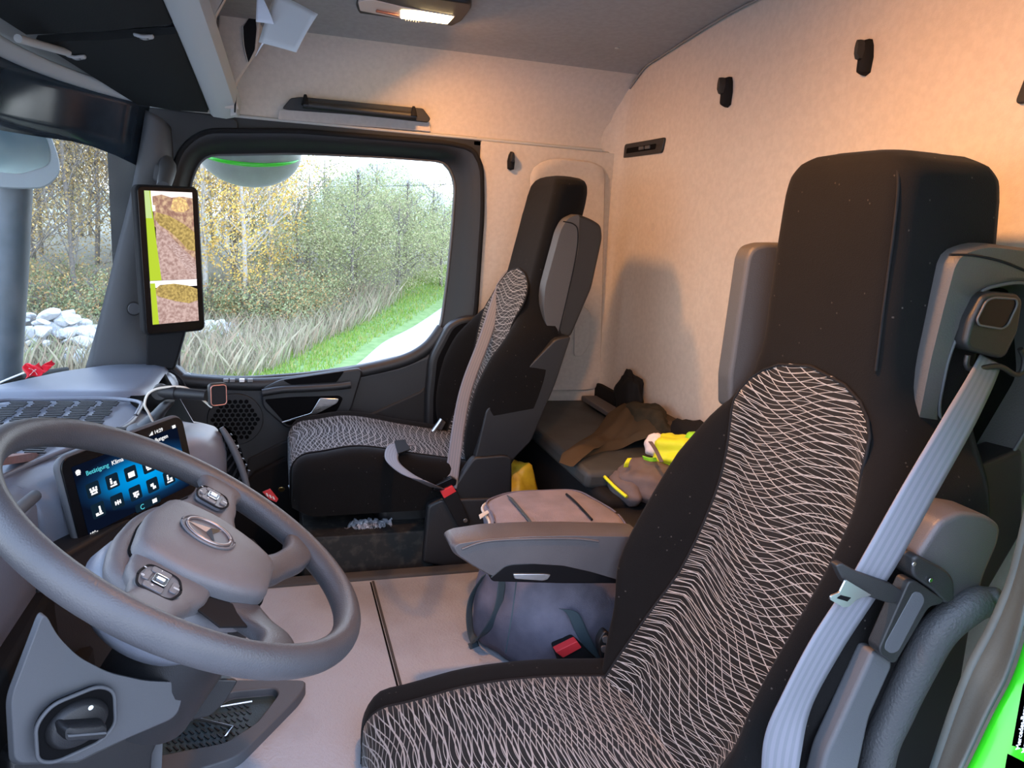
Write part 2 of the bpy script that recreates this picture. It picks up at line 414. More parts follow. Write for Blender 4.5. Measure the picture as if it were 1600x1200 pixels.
M['grime'] = mat('dirty_box', (.012, .012, .011), .8, c2=(.05, .045, .035), nscale=40, detail=9, lo=.5, hi=.75)
M['vinyl'] = mat('bunk_vinyl', (.030, .034, .034), .6, c2=(.045, .05, .05), nscale=12)
M['shelf'] = mat('bunk_rail', (.085, .08, .08), .6)
M['ribbon'] = mat('red_ribbon', (.75, .012, .03), .45)
M['badge'] = mat('badge_metal', (.34, .29, .28), .35, metal=.7)
M['white'] = mat('white_plastic', (.78, .78, .76), .5)
M['copper'] = mat('rose_metal', (.55, .24, .18), .35, metal=.8)
M['leather_brown'] = mat('brown_leather', (.14, .045, .030), .5, c2=(.20, .07, .05), nscale=60)
M['glass'] = glass_mat('cab_glass', .012, (.97, .985, .98), .05)
M['ws'] = glass_mat('windscreen_glass', .03, (.93, .95, .95), .06)
M['band'] = mat('windscreen_black_print', (.010, .016, .024), .15, c2=(.03, .045, .06), nscale=5)
M['lens_on'] = emis('lamp_lens_lit', (1.0, .72, .36), 14)
M['lens_off'] = mat('lamp_lens', (.62, .50, .43), .25, coat=.5)
M['mirror'] = mat('mirror_glass', (.70, .78, .84), .03, metal=1)
M['housing'] = mat('mirror_housing', (.22, .24, .25), .5)

# ================================================================== THE SETTING: the cab shell
XM = 0.15                                   # centre line of the cab
prof = [(1.070, 1.455), (1.069, 1.52), (1.062, 1.58), (1.045, 1.632), (1.010, 1.675), (.955, 1.705), (.88, 1.722), (.78, 1.735), (.6, 1.757), (.4, 1.776), (.15, 1.785)]
prof = [(p.x, p.y) for p in smooth_loop([(a, b, 0) for a, b in prof], 41, closed=False)]
mir = [(2*XM-a, b) for a, b in prof[::-1]]
def roofz(x):
    x = x if x >= XM else 2*XM-x
    for (a, b), (c, d) in zip(prof, prof[1:]):
        if c <= x <= a: return b+(d-b)*(a-x)/max(1e-6, a-c)
    return 1.785
up = [p for p in prof if p[0] >= .955]; top = [p for p in prof if p[0] <= up[-1][0]]
YF, YR = 0.42, -1.16
def sheet(name, pr, y0, y1, m, ny=8):
    n = len(pr)-1
    return struct(grid(name, lambda u, v: Vector((pr[round(u*n)][0], y0+(y1-y0)*v, pr[round(u*n)][1])), n, ny, m))
sheet('wall_right', up, YF, YR, M['lining'])
tm = top + [(.10-a, b) for a, b in top[::-1]]
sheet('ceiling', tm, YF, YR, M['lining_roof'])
sheet('wall_left', [(.10-a, b) for a, b in up], YF, YR, M['lining'])
# outer skin of the roof so that no sky light leaks in
struct(box('trim_1', (XM, -.35, 1.86), (2.1, 2.1, .05), M['green'], bevel=.02))

# rear wall with its rounded corners
rp = [(1.07, -1.085), (1.066, -1.115), (1.050, -1.142), (1.02, -1.157), (.97, -1.16), (.6, -1.163), (.15, -1.163), (-.5, -1.163), (-1.0, -1.16)]
n_ = len(rp)-1
struct(grid('wall_rear', lambda u, v: Vector((rp[round(u*n_)][0], rp[round(u*n_)][1], .1+1.72*v)), n_, 12, M['lining'], angle=80))
struct(grid('wall_rear_outer', lambda u, v: Vector((-1.0+2.2*u, -1.22, -.3+2.2*v)), 1, 1, M['green'])).name = 'trim_2'
# stitched seam line where roof felt meets the rear wall
struct(tube('trim_3', [(x, -1.155, roofz(x)-.004) for x in [1.02-.1*i for i in range(18)]], .0035, M['trim_mid'], n=8))
# side panel behind the door, from header to bunk, and the recess for the seat top
struct(slab('wall_right_rear', [(1.055, -.655, 1.45), (1.055, -1.14, 1.45), (1.055, -1.14, .2), (1.055, -.655, .2)], (.02, 0, 0), M['lining'], bevel=0)).name = 'wall_rightrear'
rec_o = rounded([at(826, 610, x=1.05), at(828, 262, x=1.05), at(862, 246, x=1.05), at(925, 252, x=1.05), at(946, 262, x=1.05), at(938, 610, x=1.05)], .05)
rec_i = rounded([at(840, 600, x=1.05), at(842, 285, x=1.05), at(866, 268, x=1.05), at(915, 270, x=1.05), at(926, 284, x=1.05), at(922, 600, x=1.05)], .05)
N_ = 72
o_, i_ = even_loop(rec_o, N_), even_loop(rec_i, N_)
struct(loft('trim_4', [[p+Vector((0, 0, 0)) for p in o_], [p.lerp(q, .12)+Vector((-.007, 0, 0)) for p, q in zip(o_, i_)], [p.lerp(q, .6)+Vector((-.006, 0, 0)) for p, q in zip(o_, i_)], [q+Vector((-.001, 0, 0)) for q in i_]], M['lining_soft'], cap0=False, cap1=True))
struct(slab('trim_5', rounded([at(896, 557, x=1.045), at(898, 470, x=1.045), at(922, 486, x=1.045), at(920, 540, x=1.045), at(908, 556, x=1.045)], .02), (-.006, 0, 0), M['lining_soft'], bevel=.003))
# grey ledge strip under the header
struct(slab('trim_6', [(1.075, -.63, 1.462), (1.075, -1.1, 1.462), (1.045, -1.1, 1.455), (1.040, -1.1, 1.438), (1.05, -1.1, 1.43)][0:1] +
            [(1.075, -1.12, 1.462), (1.062, -1.12, 1.452)] + [(1.062, -.63, 1.452)], (0, 0, -.018), M['trim_grey'], bevel=.003))
struct(tube('trim_7', [(1.066, .36, 1.458), (1.066, -.3, 1.457), (1.066, -1.09, 1.457)], .006, M['trim_grey'], n=8, sm=False))

# ---------------------------------------------------------------- passenger door surround and door
L1 = rounded([at(*p, x=1.05) for p in [(262, 560), (264, 290), (283, 232), (318, 205), (460, 205), (700, 224), (740, 234), (752, 262), (753, 330), (742, 500), (715, 560), (640, 590), (560, 602), (400, 612), (285, 610)]], .05)
L0 = rounded([at(*p, x=1.085) for p in [(279, 586), (281, 540), (287, 430), (299, 280), (318, 243), (460, 240), (600, 246), (697, 253), (712, 285), (707, 360), (699, 440), (688, 520), (650, 552), (570, 571), (480, 584), (380, 591)]], .05)
N_ = 120
def start_at(P, ref):
    k = min(range(len(P)), key=lambda i: (P[i]-ref).length); return P[k:]+P[:k]
ref = Vector((1.06, .30, .64))
def area_sign(P): return sum(P[i].y*P[(i+1) % len(P)].z-P[(i+1) % len(P)].y*P[i].z for i in range(len(P)))
def loopN(P):
    P = even_loop(P, 480)
    if area_sign(P) < 0: P = P[::-1]
    c = Vector((1.06, -.16, 1.02)); out = []
    for k in range(N_):       # matched by bearing from the window's centre
        a = 2*math.pi*k/N_
        best = min(P, key=lambda p: abs(math.atan2(math.sin(math.atan2((p.z-c.z)*1.2, p.y-c.y)-a), math.cos(math.atan2((p.z-c.z)*1.2, p.y-c.y)-a))))
        out.append(best.copy())
    return out
A1, A0 = loopN(L1), loopN(L0)
OUT = loopN([Vector((1.062, .46, 1.462)), Vector((1.062, .46, .0)), Vector((1.062, -.668, .0)), Vector((1.062, -.668, 1.462))])
struct(loft('door_1_surround', [[p+Vector((.02, 0, 0)) for p in OUT], OUT, [p+Vector((.012, 0, 0)) for p in A1], [p+Vector((.05, 0, 0)) for p in A1]], M['trim_black'], cap0=False, cap1=False)).name = 'trim_8'
door = struct(loft('door_1', [[p+Vector((.03, 0, 0)) for p in A1], [p.lerp(q, .08)+Vector((-.012, 0, 0)) for p, q in zip(A1, A0)],
        [p.lerp(q, .42)+Vector((-.018, 0, 0)) for p, q in zip(A1, A0)], [p.lerp(q, .62)+Vector((-.004, 0, 0)) for p, q in zip(A1, A0)],
        [p.lerp(q, .92)+Vector((.0, 0, 0)) for p, q in zip(A1, A0)], A0, [q+Vector((.03, 0, 0)) for q in A0]], M['dash_dark'], cap0=False, cap1=False))
# thin light lip round the pane and rubber seal round the frame
def closed_tube(name, P, r, m, parent=None, n=8):
    mm = len(P); vs = []; fs = []
    c = sum(P, Vector())/mm
    for i, p in enumerate(P):
        d = (P[(i+1) % mm]-P[i-1]).normalized(); nn = Vector((1, 0, 0)); nn = (nn-d*nn.dot(d)).normalized(); s = d.cross(nn)
        for a in range(n):
            t = 2*math.pi*a/n; vs.append(p+(nn*math.cos(t)+s*math.sin(t))*r)
    for i in range(mm):
        for a in range(n):
            b = (a+1) % n; j = (i+1) % mm; fs.append((i*n+a, i*n+b, j*n+b, j*n+a))
    return mesh_obj(name, vs, fs, m, parent, angle=80)
closed_tube('window_seal', [p+Vector((-.002, 0, 0)) for p in even_loop(L0, 160)], .0035, M['pillar'], door)
closed_tube('door_seal', [p+Vector((-.004, 0, 0)) for p in even_loop(L1, 160)], .009, M['matte_black'], door)
wg = struct(slab('window_1', even_loop(L0, 80), (.004, 0, 0), M['glass'], bevel=0, smooth=False)); wg.location.x = .008

# lower door skin and its moulded parts
def dp(px, py, x=1.035): return at(px, py, x=x)
low = [dp(262, 560), dp(300, 597), dp(400, 604), dp(480, 599), dp(560, 586), dp(625, 572), dp(665, 556), dp(705, 520), Vector((1.035, -.655, .80)), Vector((1.035, -.655, -.1)), Vector((1.035, .45, -.1)), Vector((1.035, .45, .66))]
panel = slab('door_panel', low, (.06, 0, 0), M['door'], door, bevel=.012, seg=4)
# the lit top edge of the door below the pane
sill_pts = [(262, 590), (300, 598), (400, 603), (480, 597), (560, 583), (630, 566), (668, 545), (692, 515)]
vs_, fs_ = tube_data([at(a, b-2, x=1.047) for a, b in sill_pts], .022, n=12, samples=50)
mesh_obj('sill_roll', vs_, fs_, M['door'], door, angle=70)
# darker lower field with its sweeping upper edge
swp = [(388, 716), (440, 690), (500, 672), (560, 655), (610, 632), (655, 612), (664, 604)]
low2 = [at(a, b, x=1.03) for a, b in swp] + [Vector((1.03, -.60, .3)), Vector((1.03, -.60, -.1)), Vector((1.03, .2, -.1)), at(372, 760, x=1.03)]
slab('lower_panel', low2, (.03, 0, 0), M['door_low'], door, bevel=.008)
low3 = [at(a, b, x=1.022) for a, b in [(372, 760), (400, 735), (440, 715), (500, 700), (600, 690), (662, 680)]] + [Vector((1.022, -.60, -.1)), Vector((1.022, .2, -.1))]
slab('map_pocket', low3, (-.02, 0, 0), M['matte_black'], door, bevel=.01)
# grab recess with its arm, black bowl and chrome pull
arm_o = rounded([at(*p, x=1.03) for p in [(408, 606), (438, 592), (560, 574), (566, 580), (548, 640), (528, 662), (455, 668), (446, 666), (410, 635)]], .02)
g1 = slab('grab_recess', arm_o, (-.018, 0, 0), M['door'], door, bevel=.006)
slab('recess_bowl', rounded([at(*p, x=1.011) for p in [(412, 624), (460, 620), (530, 618), (536, 622), (528, 640), (512, 655), (452, 664), (446, 662)]], .012), (-.0015, 0, 0), M['deep'], g1, bevel=.0005)
slab('recess_slot', rounded([at(*p, x=1.011) for p in [(442, 594), (538, 580), (526, 597), (455, 601)]], .006), (-.0015, 0, 0), M['deep'], g1, bevel=.0005)
vs_, fs_ = tube_data([at(a, b, x=.995) for a, b in [(410, 614), (440, 609), (480, 607), (525, 604), (548, 601)]], .012, n=10, samples=30)
mesh_obj('arm_ledge', vs_, fs_, M['door'], g1, angle=70)
ch = [at(*p, x=.990) for p in [(440, 659), (486, 645), (500, 622), (530, 623), (527, 630), (505, 642), (489, 650), (441, 661)]]
slab('door_handle', rounded(ch, .006), (.010, 0, 0), M['chrome'], door, bevel=.002)
# door speaker with its hexagon grille
sc_ = at(368, 655, x=1.03)
ring = [(sc_ + Vector((-.004, math.cos(t)*.085, math.sin(t)*.085))) for t in [2*math.pi*i/40 for i in range(40)]]
sp = slab('door_speaker', ring, (.01, 0, 0), M['dash_dark'], door, bevel=.002)
hx = []
for i in range(-4, 5):
    for j in range(-4, 5):
        y = i*.017+(j % 2)*.0085; z = j*.0147
        if y*y+z*z < .073**2:
            c = sc_+Vector((-.0045, y, z)); hx.append(([c+Vector((dx, math.cos(R(60*k+30))*.0072, math.sin(R(60*k+30))*.0072)) for dx in (0, -.002) for k in range(6)], [(0, 1, 2, 3, 4, 5), (11, 10, 9, 8, 7, 6)]+[(k, (k+1) % 6, 6+(k+1) % 6, 6+k) for k in range(6)]))
v_, f_ = merge(hx); mesh_obj('speaker_grille', v_, f_, M['deep'], sp, smooth=False)
# window switches on the sill
for px in (353, 363, 378, 391):
    c = at(px, 597, x=1.03)+Vector((0, 0, .006)); box('window_switch', c, (.018, .016, .010), M['trim_mid'] if px != 378 else M['white'], door, bevel=.002)
# flat cheek between door and seat: moulded cover at the pillar foot
struct(slab('trim_9', rounded([at(*p, x=.99) for p in [(760, 494), (722, 496), (700, 508), (672, 560), (666, 620), (664, 760), (760, 760)]], .03), (.05, 0, 0), M['dash_dark'], bevel=.012, seg=4))
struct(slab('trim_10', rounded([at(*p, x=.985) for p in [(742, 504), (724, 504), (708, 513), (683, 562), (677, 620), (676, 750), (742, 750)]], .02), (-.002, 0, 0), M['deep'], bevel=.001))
struct(box('trim_11', (1.17, -.1, -.15), (.12, 1.3, 1.2), M['green'], bevel=.02))

# ---------------------------------------------------------------- windscreen, its black print, pillar
def wy(x, z): return .65-(z-1.34)*.19-(.28 if x > XM else .06)*min(1.2, abs((x-XM)/.85))**4
def wsx(u): return 1.005-u*1.95
struct(grid('window_2', lambda u, v: Vector((wsx(u), wy(wsx(u), .55+.95*v), .55+.95*v)), 40, 12, M['ws'], thick=.005))
struct(grid('trim_12', lambda u, v: Vector((wsx(u), wy(wsx(u), 1.335+.16*v-.045*max(0, (wsx(u)-.85)/.15)**2*(1-v))-.006, 1.335+.16*v-.045*max(0, (wsx(u)-.85)/.15)**2*(1-v))), 40, 4, M['band'], thick=.002))
# dark body in front of and above the windscreen
def hz(x): return 1.455+.05*(1-((x-XM)/.85)**2)
struct(grid('trim_14', lambda u, v: (lambda x: Vector((x, wy(x, hz(x))-.006-.045*v, hz(x)+.006-.010*math.sin(math.pi*v)+.022*v)))(.99-1.8*u), 40, 8, M['trim_grey'], thick=.006))
# passenger A pillar cover
lf = [(228, 172), (219, 228), (205, 300), (180, 400), (155, 500), (133, 578)]
rt = [(266, 200), (269, 262), (258, 330), (240, 420), (232, 500), (262, 585)]
PL = smooth_loop([at(*p, x=.985) for p in lf], 24, closed=False); PR = smooth_loop([at(*p, x=1.045) for p in rt], 24, closed=False)
def apil(u, v):
    i = round(v*23); p = PL[i].lerp(PR[i], u); b = math.sin(math.pi*u)**.7*.022; return p+Vector((-b, -b*.5, 0))
ap = struct(grid('trim_15', apil, 10, 23, M['pillar'], thick=.006))
c = at(206, 482, x=.985); F = frame_on(c+Vector((-.004, -.006, 0)), (.35, -1, 0), (0, 0, 1))
def disc(name, F, r, d, m, parent=None, n=28, bevel=.0015, e=1.0): return slab(name, [F(r*math.cos(2*math.pi*i/n), r*e*math.sin(2*math.pi*i/n)) for i in range(n)], F(0, 0, d)-F(0, 0, 0), m, parent, bevel=bevel)
disc('pillar_cap', F, .017, .006, M['pillar'], ap); disc('pillar_cap_rim', F, .021, .002, M['dash_dark'], ap)
# black corner above the pillar
struct(slab('trim_16', rounded([at(*p, x=1.05) for p in [(215, 165), (345, 180), (372, 186), (372, 215), (320, 212), (290, 232), (272, 262), (262, 300), (235, 300)]], .02), (.03, 0, 0), M['trim_black'], bevel=.004))
box('speaker_bump', at(247, 270, x=1.0), (.03, .05, .06), M['pillar'], ap, bevel=.018, seg=5)
# small cab wall below the windscreen and in front of the footwell (kept dark)
struct(box('wall_front', (.10, .66, .05), (2.1, .05, 1.15), M['matte_black'], bevel=.01))

# ---------------------------------------------------------------- floor: raised tunnel with its rubber mat, low footwells
fl = struct(grid('floor', lambda u, v: Vector((-.95+1.365*u, .62-1.75*v, .24)), 20, 20, M['mat']))
struct(box('trim_17', (.425, -.20, .236), (.045, .82, .026), M['mat_dark'], bevel=.008))
for (a, b, w_) in (((.391, -.246), (-.75, -.24), .004),):
    box('mat_seam', ((a[0]+b[0])/2, (a[1]+b[1])/2, .2405), (abs(a[0]-b[0]), w_, .002), M['deep'], fl, bevel=.0006)
box('mat_lip', (-.18, -.250, .2412), (1.15, .006, .003), M['mat_dark'], fl, bevel=.001)
struct(box('trim_18', (.430, -.2, .06), (.02, 1.5, .35), M['matte_black'], bevel=.003))
struct(box('floor_footwell', (.75, -.25, -.12), (.7, 1.8, .04), M['matte_black'], bevel=.004)).name = 'floor_2'
struct(box('floor_base', (.05, -.3, -.22), (2.2, 1.9, .1), M['matte_black'], bevel=.01)).name = 'floor_3'

# ---------------------------------------------------------------- driver's door opening: pillar seal, flange, green body edge
sl = [(1740, 200), (1680, 480), (1645, 640), (1600, 860), (1565, 960), (1515, 1060), (1466, 1200), (1436, 1290)]
se = [at(*p, x=-.86) for p in sl]
gr = [(1790, 200), (1690, 640), (1622, 860), (1600, 965), (1575, 1052), (1541, 1120), (1497, 1210), (1450, 1290)]
ge = [at(*p, x=-.915) for p in gr]
bk = [at(*p, x=-1.02) for p in gr]
nS = 40
S1, S2 = smooth_loop(se, nS, closed=False), smooth_loop(ge, nS, closed=False)
def flg(u, v):
    i = round(v*(nS-1)); return S1[i].lerp(S2[i], u)+Vector((0, .004*math.sin(u*math.pi*2.6)*math.exp(-u*1.5), 0))
struct(grid('trim_19', flg, 16, nS-1, M['seal'], thick=.004))
struct(tube('trim_20', [p+Vector((0, .003, 0)) for p in S1[::3]], .0075, M['seal'], n=12))
body = struct(grid('trim_21', lambda u, v: (lambda i: S2[i]+Vector((-.10*u-.0, -.012-.10*u*u*1.2, 0)))(round(v*(nS-1))), 12, nS-1, M['green'], thick=.006))
# printed plates with rows of writing stuck on the green body
def on_body(px, py):
    return at(px, py, x=-1.005)+Vector((0, .012, 0))
st = thing('warning_label', 'grey printed warning label with white writing on the green body edge', 'label')
Fb = frame_on(at(1592, 1180, x=-.985)+Vector((0, .006, 0)), at(1600, 1080, x=-.985)-at(1580, 1190, x=-.985), at(1580, 1080, x=-.99)-at(1600, 1090, x=-.99))
slab('label_plate', [at(*p, x=-.985) for p in [(1581, 1165), (1598, 1070), (1640, 1000), (1690, 1010), (1680, 1190)]], (.0, -.001, 0), M['trim_mid'], st, bevel=0)
slab('label_plate', [at(*p, x=-.985) for p in [(1574, 1178), (1640, 1212), (1650, 1260), (1560, 1260)]], (.0, -.001, 0), M['trim_mid'], st, bevel=0)
for i, (s_, o) in enumerate((('Mercedes-Benz', 0), ('Mercedes-Benz', 1))):
    P0 = at(1590+i*9, 1168+i*5, x=-.984); P1 = at(1606+i*9, 1075+i*5, x=-.984)
    ux = (P1-P0).normalized(); q = at(1582+i*9, 1160+i*5, x=-.984)
    text('label_text', s_, frame_on(P0, ux, q-P0), .0085, M['white'], st, depth=.0002)
slab('label_panel', [at(*p, x=-.984) for p in [(1580, 1196), (1606, 1210), (1604, 1240), (1572, 1240)]], (0, -.0005, 0), M['white'], st, bevel=0)
# near side wall behind the opening (outside of the frame, closes the cab)
struct(box('wall_left_rear', (-.93, -1.06, .8), (.05, .26, 2.1), M['green'], bevel=.01)).name = 'wall_leftrear'

# ================================================================== SEATS
def smst(a, b, x):
    t = max(0.0, min(1.0, (x-a)/(b-a))); return t*t*(3-2*t)
def lv_interp(lv, z):
    if z <= lv[0][0]: return lv[0][1:]
    for i in range(len(lv)-1):
        if z <= lv[i+1][0]:
            t = (z-lv[i][0])/(lv[i+1][0]-lv[i][0])
            g = lambda j: lv[max(0, min(len(lv)-1, j))]
            a, b, c, d = g(i-1), g(i), g(i+1), g(i+2)
            return [.5*((2*q)+(r-p)*t+(2*p-5*q+4*r-s)*t*t+(3*q-p-3*r+s)*t**3) for p, q, r, s in zip(a[1:], b[1:], c[1:], d[1:])]
    return lv[-1][1:]

def backrest(x0, lv, m, parent, nf=34, nb=14):
    z0, z1 = lv[0][0], lv[-1][0]; rings = []
    zs = []
    for a, b in zip(lv, lv[1:]):
        for k in range(4): zs.append(a[0]+(b[0]-a[0])*k/4)
    zs.append(z1)
    for z in zs:
        yc, hw, th, bo = lv_interp(lv, z); r = min(.045 if bo > .005 else .032, th*.48, hw*.9); ring = []
        for i in range(nf+1):
            s = math.sin((i/nf*2-1)*math.pi/2); s = .35*s+.65*(i/nf*2-1) if abs(s) < .2 else s
            a = abs(s); d = hw*(1-a); y = yc+bo*smst(.55, .86, a)
            if d < r: y -= (r-math.sqrt(max(0, r*r-(r-d)**2)))*(1.0+bo*4)
            y = max(y, yc-th*.5-.001*0)
            ring.append(Vector((x0+s*hw, y, z)))
        for i in range(nb+1):
            s = 1-2*i/nb; a = abs(s); d = hw*(1-a); y = yc-th
            if d < r: y += r-math.sqrt(max(0, r*r-(r-d)**2))
            ring.append(Vector((x0+s*hw*.995, min(y, yc-th*.5), z)))
        rings.append(ring)
    return loft('backrest', rings, m, parent, angle=70)

def back_insert(x0, lv, m, parent, zlo, zmid, ztop, hw):
    def hi(z): return hw if z < zmid else hw*math.sqrt(max(0.0004, 1-((z-zmid)/(ztop-zmid))**2))
    zz = [zlo+(ztop-zlo)*(1-(1-k/48)**1.25) for k in range(49)]; L = [0]
    for a, b in zip(zz, zz[1:]): L.append(L[-1]+math.hypot(b-a, lv_interp(lv, b)[0]-lv_interp(lv, a)[0]))
    def f(u, v):
        z = zz[round(v*48)]; yc, h_, th, bo = lv_interp(lv, z); x = (2*u-1)*hi(z)
        return Vector((x0+x, yc+bo*smst(.55, .86, abs(x)/h_)+.0035, z))
    o = grid('backrest_insert', f, 16, 48, m, parent, thick=.003, uv=lambda u, v: ((2*u-1)*hi(zz[round(v*48)])+.3, L[round(v*48)]))
    edge = [f(0, k/24) for k in range(25)] + [f(1, 1-k/24) for k in range(25)]
    tube('insert_seam', edge, .0028, M['matte_black'], o, n=6, sm=False)
    return o

def cushion(x0, hw, yf, yb, ztop, th, m, mi, parent, iw, bol=.02, rf=.05):
    """ztop: list of (t, z) from front 0 to back 1"""
    def zt(t): return lv_interp([(a, b) for a, b in ztop], t)[0]
    def sect(y, z, zb, w_):
        r = .045; ring = []
        for i in range(29):
            s = math.sin((i/28*2-1)*math.pi/2); a = abs(s); d = w_*(1-a); q = z+bol*smst(.5, .8, a)-.006*a*a
            if d < r: q -= (r-math.sqrt(max(0, r*r-(r-d)**2)))*1.2
            ring.append(Vector((x0+s*w_, y, max(q, zb+.004))))
        for i in range(11):
            s = 1-2*i/10; ring.append(Vector((x0+s*w_*.94, y, zb)))
        return ring
    rings = []
    zf = zt(0)
    for a in (0, 12, 25, 40, 55, 70, 90):
        y = yf-rf+rf*math.cos(R(a)); z = zf-rf+rf*math.sin(R(a)); rings.append(sect(y, z, zf-th+.02*math.cos(R(a)), hw-.025*math.cos(R(a))**2))
    for k in range(1, 17):
        t = k/16; y = (yf-rf)+(yb-yf+rf)*t; rings.append(sect(y, zt(t), zt(t)*.0+zf-th, hw*(1-.04*t)))
    c = loft('seat_cushion', rings, m, parent, angle=70)
    path = []
    for k in range(6): path.append((yf+.003, zf-th+.03+(th-rf-.03)*k/6))
    for a in (0, 15, 30, 45, 60, 75, 90): path.append((yf-rf+rf*math.cos(R(a))+.003*math.cos(R(a)), zf-rf+rf*math.sin(R(a))+.003*math.sin(R(a))))
    for k in range(1, 25):
        t = k/24; path.append(((yf-rf)+(yb-yf+rf)*t, zt(t)+.003))
    L = [0]
    for (a, b), (c_, d) in zip(path, path[1:]): L.append(L[-1]+math.hypot(c_-a, d-b))
    n = len(path)-1
    def f(u, v):
        k = round(v*n); y, z = path[k]; x = (2*u-1)*iw*(1-.10*v); z2 = z+(bol*smst(.5, .8, abs(x)/hw)-.006*(x/hw)**2 if k > 5 else 0)
        return Vector((x0+x, y, z2))
    o = grid('seat_insert', f, 14, n, mi, c, thick=.003, uv=lambda u, v: ((2*u-1)*iw+.1, L[round(v*n)]+1.7))
    for u in (0, 1): tube('insert_seam', [f(u, k/n) for k in range(n+1)], .0028, M['matte_black'], o, n=6, sm=False)
    return c

# ---------------------------------------------------------------- driver's seat
DS = thing('driver_seat', 'large black driver seat in the right foreground with wavy white thread pattern and grey belt', 'seat')
LV = [(.30, -.600, .19, .10, .02), (.40, -.655, .225, .13, .05), (.48, -.705, .245, .16, .08), (.57, -.760, .262, .17, .125), (.68, -.798, .266, .18, .115), (.78, -.820, .262, .18, .085),
      (.86, -.828, .238, .18, .045), (.93, -.830, .190, .18, .015), (1.0, -.828, .156, .19, .0), (1.1, -.827, .150, .20, 0), (1.2, -.826, .146, .20, 0), (1.27, -.826, .142, .195, 0),
      (1.300, -.828, .136, .190, 0), (1.320, -.834, .122, .175, 0), (1.331, -.844, .100, .150, 0), (1.336, -.860, .070, .11, 0)]
XD = -.482
backrest(XD, LV, M['seat'], DS)
tube('headrest_seam', [Vector((XD-hw_*.90, y_-.0015, z_)) for z_, y_, hw_ in [(1.02, -.829, .152), (1.12, -.828, .148), (1.22, -.827, .145), (1.28, -.828, .138), (1.305, -.832, .122), (1.318, -.838, .09)]], .0022, M['matte_black'], DS, n=6)
back_insert(XD-.005, LV, M['insert'], DS, .34, .90, 1.0, .168)
cushion(XD+.0, .262, -.150, -.66, [(0, .338), (.3, .362), (.6, .365), (1, .350)], .17, M['seat'], M['insert_fine'], DS, .185, bol=.022)
box('seat_base', (XD, -.42, .185), (.40, .36, .11), M['dash_dark'], DS, bevel=.02)
# raised inboard shoulder behind the backrest
ins = slab('shoulder_wing', rounded([at(*p, x=-.30) for p in [(1196, 380), (1177, 386), (1168, 402), (1140, 590), (1140, 640), (1230, 640), (1250, 380)]], .012), (.045, 0, 0), M['wing'], DS, bevel=.010, seg=4)
# outboard shoulder housing: padded frame round a dark opening
wo_ = [(1490, 404), (1504, 390), (1540, 379), (1640, 392), (1690, 430), (1670, 640), (1590, 800), (1500, 800), (1442, 735), (1426, 690), (1452, 560), (1476, 460)]
wi_ = [(1512, 486), (1535, 452), (1590, 440), (1640, 450), (1648, 600), (1560, 748), (1528, 756), (1476, 680), (1466, 640), (1482, 560)]
WO = even_loop(rounded([at(*p, x=-.655) for p in wo_], .02), 90); WI = even_loop(rounded([at(*p, x=-.655) for p in wi_], .02), 90)
if area_sign(WO)*area_sign(WI) < 0: WI = WI[::-1]
cc = sum(WI, Vector())/90
def match(P, Q):
    k = min(range(len(Q)), key=lambda i: (Q[i]-P[0]).length); return Q[k:]+Q[:k]
WI = match(WO, WI)
dx = lambda P, d: [p+Vector((d, 0, 0)) for p in P]
loft('shoulder_housing', [dx(WO, .10), dx(WO, .012), dx([p.lerp(q, .10) for p, q in zip(WO, WI)], 0), dx([p.lerp(q, .85) for p, q in zip(WO, WI)], -.002), dx(WI, .004), dx([q+(cc-q)*.04 for q in WI], .05), dx([q+(cc-q)*.08 for q in WI], .065)], M['wing'], DS, cap0=True, cap1=True, angle=35)
slab('housing_recess', [q+(cc-q)*.06+Vector((.060, 0, 0)) for q in WI], (-.002, 0, 0), M['deep'], DS, bevel=0)
closed_tube('housing_edge', [q+Vector((.001, 0, 0)) for q in WI], .0028, M['pillar'], DS)
tube('housing_seam', [at(*p, x=-.657) for p in [(1484, 398), (1520, 399), (1560, 407), (1590, 418), (1640, 440)]], .0018, M['matte_black'], DS, n=6)
tube('housing_rib', [at(*p, x=-.625) for p in [(1500, 690), (1535, 752), (1560, 700), (1590, 650)]], .006, M['wing_dark'], DS)
tube('housing_rib', [at(*p, x=-.64) for p in [(1480, 745), (1520, 795), (1560, 790), (1610, 720)]], .008, M['wing_dark'], DS)
# belt outlet
bo_ = slab('belt_guide', rounded([at(*p, x=-.675) for p in [(1537, 462), (1553, 457), (1592, 459), (1600, 470), (1592, 520), (1574, 556), (1566, 561), (1515, 548), (1509, 536), (1518, 500)]], .008), (.05, 0, 0), M['wing_dark'], DS, bevel=.006, seg=4)
bw_ = slab('guide_window', rounded([at(*p, x=-.678) for p in [(1541, 470), (1553, 465), (1588, 467), (1590, 476), (1575, 508), (1566, 514), (1530, 508), (1526, 500)]], .006), (.006, 0, 0), M['black'], bo_, bevel=.0015)
closed_tube('guide_rim', even_loop(rounded([at(*p, x=-.679) for p in [(1541, 470), (1553, 465), (1588, 467), (1590, 476), (1575, 508), (1566, 514), (1530, 508), (1526, 500)]], .006), 60), .0016, M['arm'], bo_)
tube('guide_loop', [at(*p, x=-.67) for p in [(1512, 555), (1510, 570), (1520, 577), (1560, 572), (1585, 585), (1597, 580), (1600, 560), (1594, 545)]], .004, M['wing_dark'], bo_)
bp = [(1548, 562), (1530, 600), (1493, 668), (1440, 760), (1384, 860), (1345, 925), (1290, 1010), (1243, 1100), (1222, 1170), (1216, 1240)]
bx_ = [-.657, -.690, -.735, -.765, -.775, -.775, -.775, -.770, -.765, -.76]
